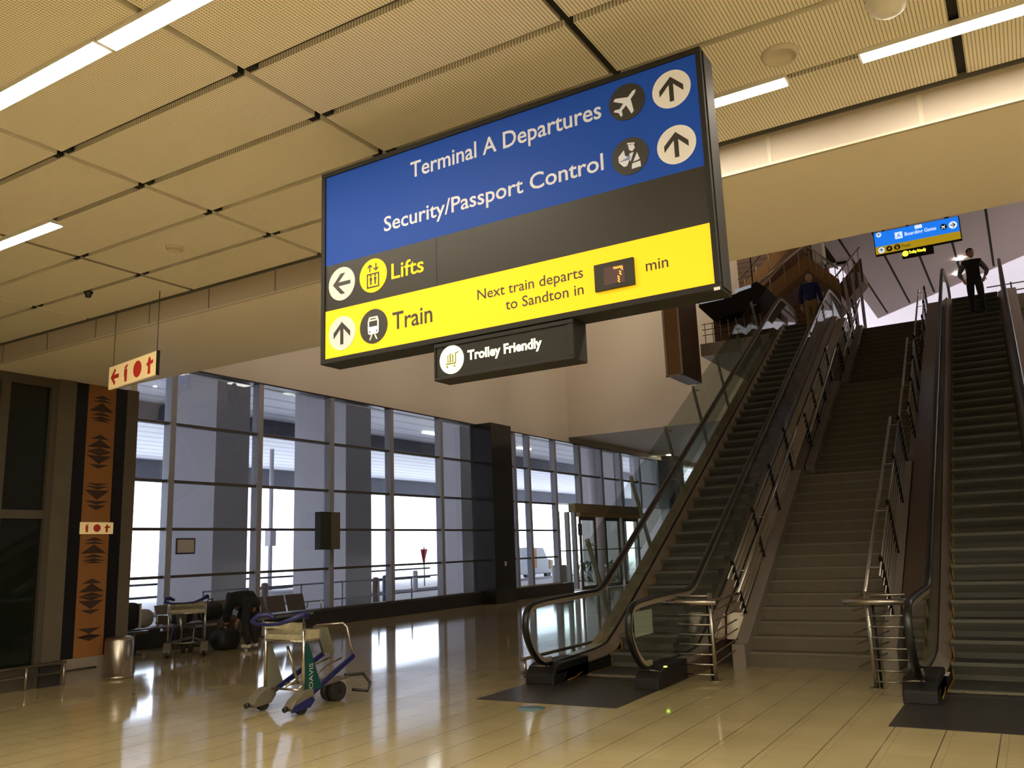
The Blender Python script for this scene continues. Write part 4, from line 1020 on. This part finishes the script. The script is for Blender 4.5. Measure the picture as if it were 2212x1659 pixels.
# ================================================================ OUTSIDE
for i, (x, y, l) in enumerate(((-18.73, 22.26, 'reddish bollard outside the fourth bay of the glass wall'), (-20.16, 24.5, 'dark bollard outside just right of the reddish one'), (-23.8, 31.0, 'pale bollard standing alone outside in the brightest bay'), (-20.6, 20.1-.9, 'pink-brown bollard outside between the lamp pole and the second column'), (-21.9, 35.6, 'dark bollard outside near the orange vehicle'))):
    o = MB().lathe([(0, -.004), (.11, -.004), (.11, .86), (.09, .92), (0, .94)], (x, y, 0), 18).build('bollard', M['boll'] if i in (0, 3) else M['colout'] if i == 2 else M['beam_out'])
    tag(o, l, 'bollard', 'bollards outside the glass')
lp = thing('lamp_pole', 'tall grey lamp pole on a round planter base outside the glass', 'lamp post', (-27.5, 25.9, 0))
MB().lathe([(0, -.004), (1.5, -.004), (1.5, .35), (1.35, .4), (0, .4)], (-27.5, 25.9, 0), 28).build('planter_base', M['colout'], lp)
MB().cyl((-27.5, 25.9, .4), (-27.5, 25.9, 6.3), .09, 12).build('pole', M['colout'], lp)
MB().box(-27.66, -27.34, 25.74, 26.06, 2.2, 2.9).build('control_box', M['colout'], lp)
rl = thing('pavement_railing', 'low metal railing along the pavement outside the glass', 'railing', (-16.6, 15, 0))
for z in (.5, .95): MB().cyl((-16.6, 13.6, z), (-16.6, 23.0, z), .022, 8).build('rail', M['alu'], rl)
for k in range(7): MB().cyl((-16.6, 13.6+1.566*k, -.004), (-16.6, 13.6+1.566*k, .97), .024, 8).build('post', M['alu'], rl)
vn = thing('service_vehicle', 'small white service vehicle with orange and yellow markings outside the far bays', 'vehicle', (-26, 45, 0))
MB().prism([(43.6, .25), (46.6, .25), (46.6, 1.0), (45.9, 1.1), (45.4, 1.75), (43.6, 1.8)], lambda u, v, w: (w, u, v), -26.9, -25.2).build('body', M['vanwhite'], vn, .05)
MB().box(-26.92, -25.18, 44.0, 44.5, .6, 1.7).build('orange_panel', M['orange'], vn)
MB().box(-26.92, -25.18, 46.0, 46.3, .5, 1.0).build('yellow_panel', M['yellow'], vn)
for y in (44.1, 46.0):
    for x in (-26.8, -25.35): MB().cyl((x-.1, y, .29), (x+.1, y, .29), .29, 16).build('wheel', M['tyre'], vn)
rf = thing('red_flag', 'red marker flag on a pole by the road outside', 'flag', (-27.5, 36.6, 0))
MB().cyl((-27.5, 36.6, -.004), (-27.5, 36.6, 2.0), .03, 8).build('pole', M['beam_out'], rf)
MB().prism([(36.35, 1.9), (36.95, 1.9), (36.75, 1.4), (36.65, .9)], lambda u, v, w: (w, u, v), -27.56, -27.53).build('flag', M['redpaint'], rf)
bn = thing('litter_bin', 'square steel litter bin in the entrance lobby left of the doors', 'bin', (-17.0, 32.0, 0))
MB().box(-17.25, -16.8, 31.7, 32.3, 0, .92).build('body', M['steel'], bn, .02); MB().box(-17.2, -16.85, 31.75, 32.25, .92, .97).build('lid', M['beam_out'], bn)
sk = thing('notice_frame', 'framed white notice on the wall seen through the leftmost bay', 'notice', (-15.27, 12.03, 1.97))
MB().box(-15.30, -15.27, 11.79, 12.27, 1.80, 2.13).build('frame', M['plinth'], sk); MB().box(-15.27, -15.266, 11.82, 12.24, 1.83, 2.10).build('sheet', M['paperw'], sk)
bx = thing('display_mount', 'dark box on a mullion of the big glass wall', 'box', (-15.1, 16.1, 2.27))
MB().box(-15.16, -14.96, 15.72, 16.10, 1.82, 2.74).build('case', M['speaker'], bx, .01); MB().box(-15.16, -15.0, 16.10, 16.46, 1.82, 2.74).build('side_case', M['tgrey'], bx)
for i, (x, y) in enumerate(((-22, 30), (-22, 38))):
    o = MB().box(x-.1, x+.1, y-.6, y+.6, 6.78, 6.85).build('outdoor_lamp', M['lampout'])
    tag(o, ['nearer strip lamp under the road deck outside', 'farther strip lamp under the road deck outside'][i], 'lamp', 'strip lamps under the road deck')

# ================================================================ PEOPLE
def skin_mesh(name, verts, edges, radii, m, parent, root=0, sub=2):
    me = bpy.data.meshes.new(name); me.from_pydata([tuple(v) for v in verts], edges, [])
    o = bpy.data.objects.new(name, me); COL.objects.link(o)
    sm = o.modifiers.new('s', 'SKIN'); 
    bm = bmesh.new(); bm.from_mesh(me)
    lay = bm.verts.layers.skin.verify()
    for i, v in enumerate(bm.verts):
        r = radii[i]; v[lay].radius = (r, r) if not isinstance(r, tuple) else r; v[lay].use_root = (i == root)
    bm.to_mesh(me); bm.free()
    sm.use_smooth_shade = True
    s2 = o.modifiers.new('u', 'SUBSURF'); s2.levels = sub; s2.render_levels = sub
    bpy.context.view_layer.update()
    me2 = bpy.data.meshes.new_from_object(o.evaluated_get(bpy.context.evaluated_depsgraph_get()))
    bpy.data.objects.remove(o); bpy.data.meshes.remove(me)
    vs = [tuple(v.co) for v in me2.vertices]; fs = [list(q.vertices) for q in me2.polygons]
    bpy.data.meshes.remove(me2); me2 = bpy.data.meshes.new(name); me2.from_pydata(vs, [], fs); me2.validate(); me2.materials.append(m)
    for p in me2.polygons: p.use_smooth = True
    r = bpy.data.objects.new(name, me2); COL.objects.link(r); r.parent = parent
    return r
def chain(V, E, R, pts, start=None):
    """append a chain of (x, y, z, radius); returns index of its last vertex"""
    prev = start
    for x, y, z, r in pts:
        V.append((x, y, z)); R.append(r); i = len(V)-1
        if prev is not None: E.append((prev, i))
        prev = i
    return prev
def person(name, label, loc, rz, J, mats, hairfn=None, cat='person'):
    """J: joints in local space, figure facing -Y.  pelvis, chest, neck, head, and per side l/r shoulder, elbow, wrist, hand, hip, knee, ankle, toe"""
    p = thing(name, label, cat)
    V, E, R = [(*J['pelvis'],)], [], [(.13, .10)]
    ch = chain(V, E, R, [(*[ (a+b)/2 for a, b in zip(J['pelvis'], J['chest'])], .12), (*J['chest'], .135)], 0)
    nk = chain(V, E, R, [(*J['neck'], .055)], ch)
    for s in 'lr':
        chain(V, E, R, [(*J[s+'hip'], .085), (*J[s+'knee'], .056), (*J[s+'ankle'], .040)], 0)
        w = chain(V, E, R, [(*J[s+'shoulder'], .062), (*J[s+'elbow'], .042), (*J[s+'wrist'], .028)], ch)
        # palm, thumb and four fingers
        W = Vector(J[s+'wrist']); D = (Vector(J[s+'hand'])-W).normalized(); X = D.cross(Vector((0, 1, 0.2))).normalized()
        pm = chain(V, E, R, [(*(W+D*.05), .033)], w)
        for k, ln in enumerate((.075, .085, .08, .062)):
            b = W + D*.085 + X*(.026*(k-1.5)/1.5)
            chain(V, E, R, [(*b, .010), (*(b + D*ln*.55), .009), (*(b + D*ln*.9 + Vector((0, -.02, 0))), .007)], pm)
        tb = W + D*.04 + X*(.045)
        chain(V, E, R, [(*tb, .011), (*(tb + D*.04 + X*.015), .009)], pm)
    skin_mesh('body', V, E, R, M[mats['skin']], p)
    # head with features
    H = Vector(J['head']); fwd = Vector(J.get('face', (0, -1, 0))).normalized(); up = (H-Vector(J['neck'])).normalized()
    side = fwd.cross(up).normalized(); fwd = up.cross(side).normalized()
    hb = MB()
    def tf(v): return tuple(H + side*v[0] - fwd*v[1] + up*v[2])
    def ell(c, rx, ry, rz, n=14):
        q = MB().ell(c, rx, ry, rz, n); hb.add([tf(v) for v in q.v], q.f, 0, True)
    ell((0, 0, .02), .078, .098, .105, 20); ell((0, -.035, -.055), .058, .062, .06, 16)
    ell((0, -.104, -.01), .012, .018, .022); ell((.078, .005, -.005), .012, .024, .032); ell((-.078, .005, -.005), .012, .024, .032)
    ell((0, -.088, -.055), .026, .012, .008); ell((.03, -.088, .018), .013, .009, .007); ell((-.03, -.088, .018), .013, .009, .007)
    hb.build('head', M[mats['skin']], p)
    me = p.children[-1].data if False else None
    hh = MB(); q = MB().ell((0, .014, .045), .086, .100, .094, 20)
    keep = [i for i, v in enumerate(q.v) if True]
    hh.add([tf(v) if not (v[1] < -.05 and v[2] < .08) else tf((v[0]*.93, v[1]*.80, v[2])) for v in q.v], q.f, 0, True)
    hh.build('hair', M[mats['hair']], p)
    # clothes: upper garment over torso and sleeves, trousers, shoes
    g = mats.get('grow', .02)
    lowp = (J['pelvis'][0], J['pelvis'][1], J['pelvis'][2]-.07)
    V, E, R = [lowp], [], [(.155+g, .125+g)]
    mid = tuple((a+b)/2 for a, b in zip(J['pelvis'], J['chest']))
    ch = chain(V, E, R, [(*mid, .135+g), (*J['chest'], .15+g)], 0)
    chain(V, E, R, [(*[b*.75+a*.25 for a, b in zip(J['chest'], J['neck'])], .075+g*.5)], ch)
    for s in 'lr':
        sh = J[s+'shoulder']; el = J[s+'elbow']; wr = J[s+'wrist']
        if mats.get('vest'): chain(V, E, R, [(*sh, .078+g*.6), (*[a*.82+b*.18 for a, b in zip(sh, el)], .06+g*.5)], ch)
        else: chain(V, E, R, [(*sh, .078+g*.6), (*el, .055+g*.7), (*[a*.15+b*.85 for a, b in zip(el, wr)], .042+g*.6)], ch)
    skin_mesh('jacket' if not mats.get('vest') else 'gilet', V, E, R, M[mats['top']], p)
    if mats.get('vest'):
        for s in 'lr':
            V, E, R = [], [], []
            sh = J[s+'shoulder']; el = J[s+'elbow']; wr = J[s+'wrist']
            chain(V, E, R, [(*sh, .072), (*el, .056), (*[a*.1+b*.9 for a, b in zip(el, wr)], .042)])
            skin_mesh('sleeve', V, E, R, M[mats['sleeve']], p)
    V, E, R = [(*J['pelvis'],)], [], [(.15, .125)]
    chain(V, E, R, [(*[a*.62+b*.38 for a, b in zip(J['pelvis'], J['chest'])], .145)], 0)
    for s in 'lr':
        kn = J[s+'knee']; an = J[s+'ankle']
        chain(V, E, R, [(*J[s+'hip'], .105), (*kn, .075), (*[a*.2+b*.8 for a, b in zip(kn, an)], .062), (*an, .06)], 0)
    skin_mesh('trousers', V, E, R, M[mats['legs']], p)
    for s in 'lr':
        an = Vector(J[s+'ankle']); to = Vector(J[s+'toe']); d = to-an
        z = min(an.z, to.z)
        mb = MB(); 
        V, E, R = [], [], []
        hl = Vector((an.x, an.y, z))-Vector((d.x, d.y, 0)).normalized()*.05
        chain(V, E, R, [(hl.x, hl.y, z+.035, .036), (an.x, an.y, z+.04, .043), ((an.x+to.x)/2, (an.y+to.y)/2, z+.038, .042), (to.x, to.y, z+.034, .034)])
        skin_mesh('shoe', V, E, R, M[mats['shoe']], p)
    p.location = loc; p.rotation_euler.z = rz
    return p
# man in a gilet on the right escalator, facing down, hands at his pockets
J = dict(pelvis=(0, 0, .90), chest=(0, .01, 1.27), neck=(0, 0, 1.43), head=(.0, -.02, 1.55), face=(.35, -1, -.05),
    lshoulder=(.165, .01, 1.33), lelbow=(.30, .06, 1.09), lwrist=(.23, -.04, .93), lhand=(.19, -.06, .84),
    rshoulder=(-.165, .01, 1.33), relbow=(-.30, .06, 1.09), rwrist=(-.23, -.04, .93), rhand=(-.19, -.06, .84),
    lhip=(.09, 0, .86), lknee=(.105, -.02, .48), lankle=(.115, .02, .08), ltoe=(.14, -.13, .03),
    rhip=(-.09, 0, .86), rknee=(-.105, -.02, .48), rankle=(-.115, .02, .08), rtoe=(-.14, -.13, .03))
zs = .2025*round((22.35-YN)/.3507)
person('person', 'person in a black gilet and grey sleeves standing on the right escalator', (-.40, 22.43, 6.655), 0, J, dict(skin='skin', hair='hair', top='cloth_black', sleeve='cloth_grey', legs='cloth_dark', shoe='shoe', vest=True))
# man in navy at the head of the left escalator, seen from behind
J2 = dict(pelvis=(0, 0, .92), chest=(0, .01, 1.30), neck=(0, 0, 1.47), head=(0, -.02, 1.59), face=(0, -1, 0),
    lshoulder=(.19, .01, 1.40), lelbow=(.25, .03, 1.12), lwrist=(.26, -.06, .88), lhand=(.26, -.10, .79),
    rshoulder=(-.19, .01, 1.40), relbow=(-.25, .03, 1.12), rwrist=(-.26, -.06, .88), rhand=(-.26, -.10, .79),
    lhip=(.09, 0, .88), lknee=(.10, -.03, .49), lankle=(.10, .02, .08), ltoe=(.12, -.13, .03),
    rhip=(-.09, 0, .88), rknee=(-.10, -.01, .49), rankle=(-.10, .05, .08), rtoe=(-.12, -.10, .03))
person('person', 'person in navy jacket and khaki trousers, back turned, topping the left escalator', (-4.22, 22.80, 6.86), PI, J2, dict(skin='skin', hair='hairgrey', top='cloth_navy', legs='cloth_khaki', shoe='shoe'))
# person in black bending over bags
J3 = dict(pelvis=(.10, 0, .86), chest=(.02, -.36, .98), neck=(-.06, -.50, .90), head=(-.12, -.56, .80), face=(-.2, -.5, -1),
    lshoulder=(.20, -.36, .96), lelbow=(.22, -.50, .68), lwrist=(.14, -.58, .45), lhand=(.12, -.60, .36),
    rshoulder=(-.18, -.36, .96), relbow=(-.22, -.50, .70), rwrist=(-.16, -.60, .48), rhand=(-.15, -.62, .39),
    lhip=(.20, 0, .82), lknee=(.20, -.06, .46), lankle=(.20, .04, .08), ltoe=(.22, -.12, .03),
    rhip=(.0, 0, .82), rknee=(-.02, -.08, .46), rankle=(-.03, .0, .08), rtoe=(-.06, -.16, .03))
person('person', 'person in black with white shoes bending over bags by the glass wall', (-12.70, 11.62, 0), -1.5, J3, dict(skin='skin', hair='hair', top='cloth_black', legs='cloth_dark', shoe='shoew', grow=.05))
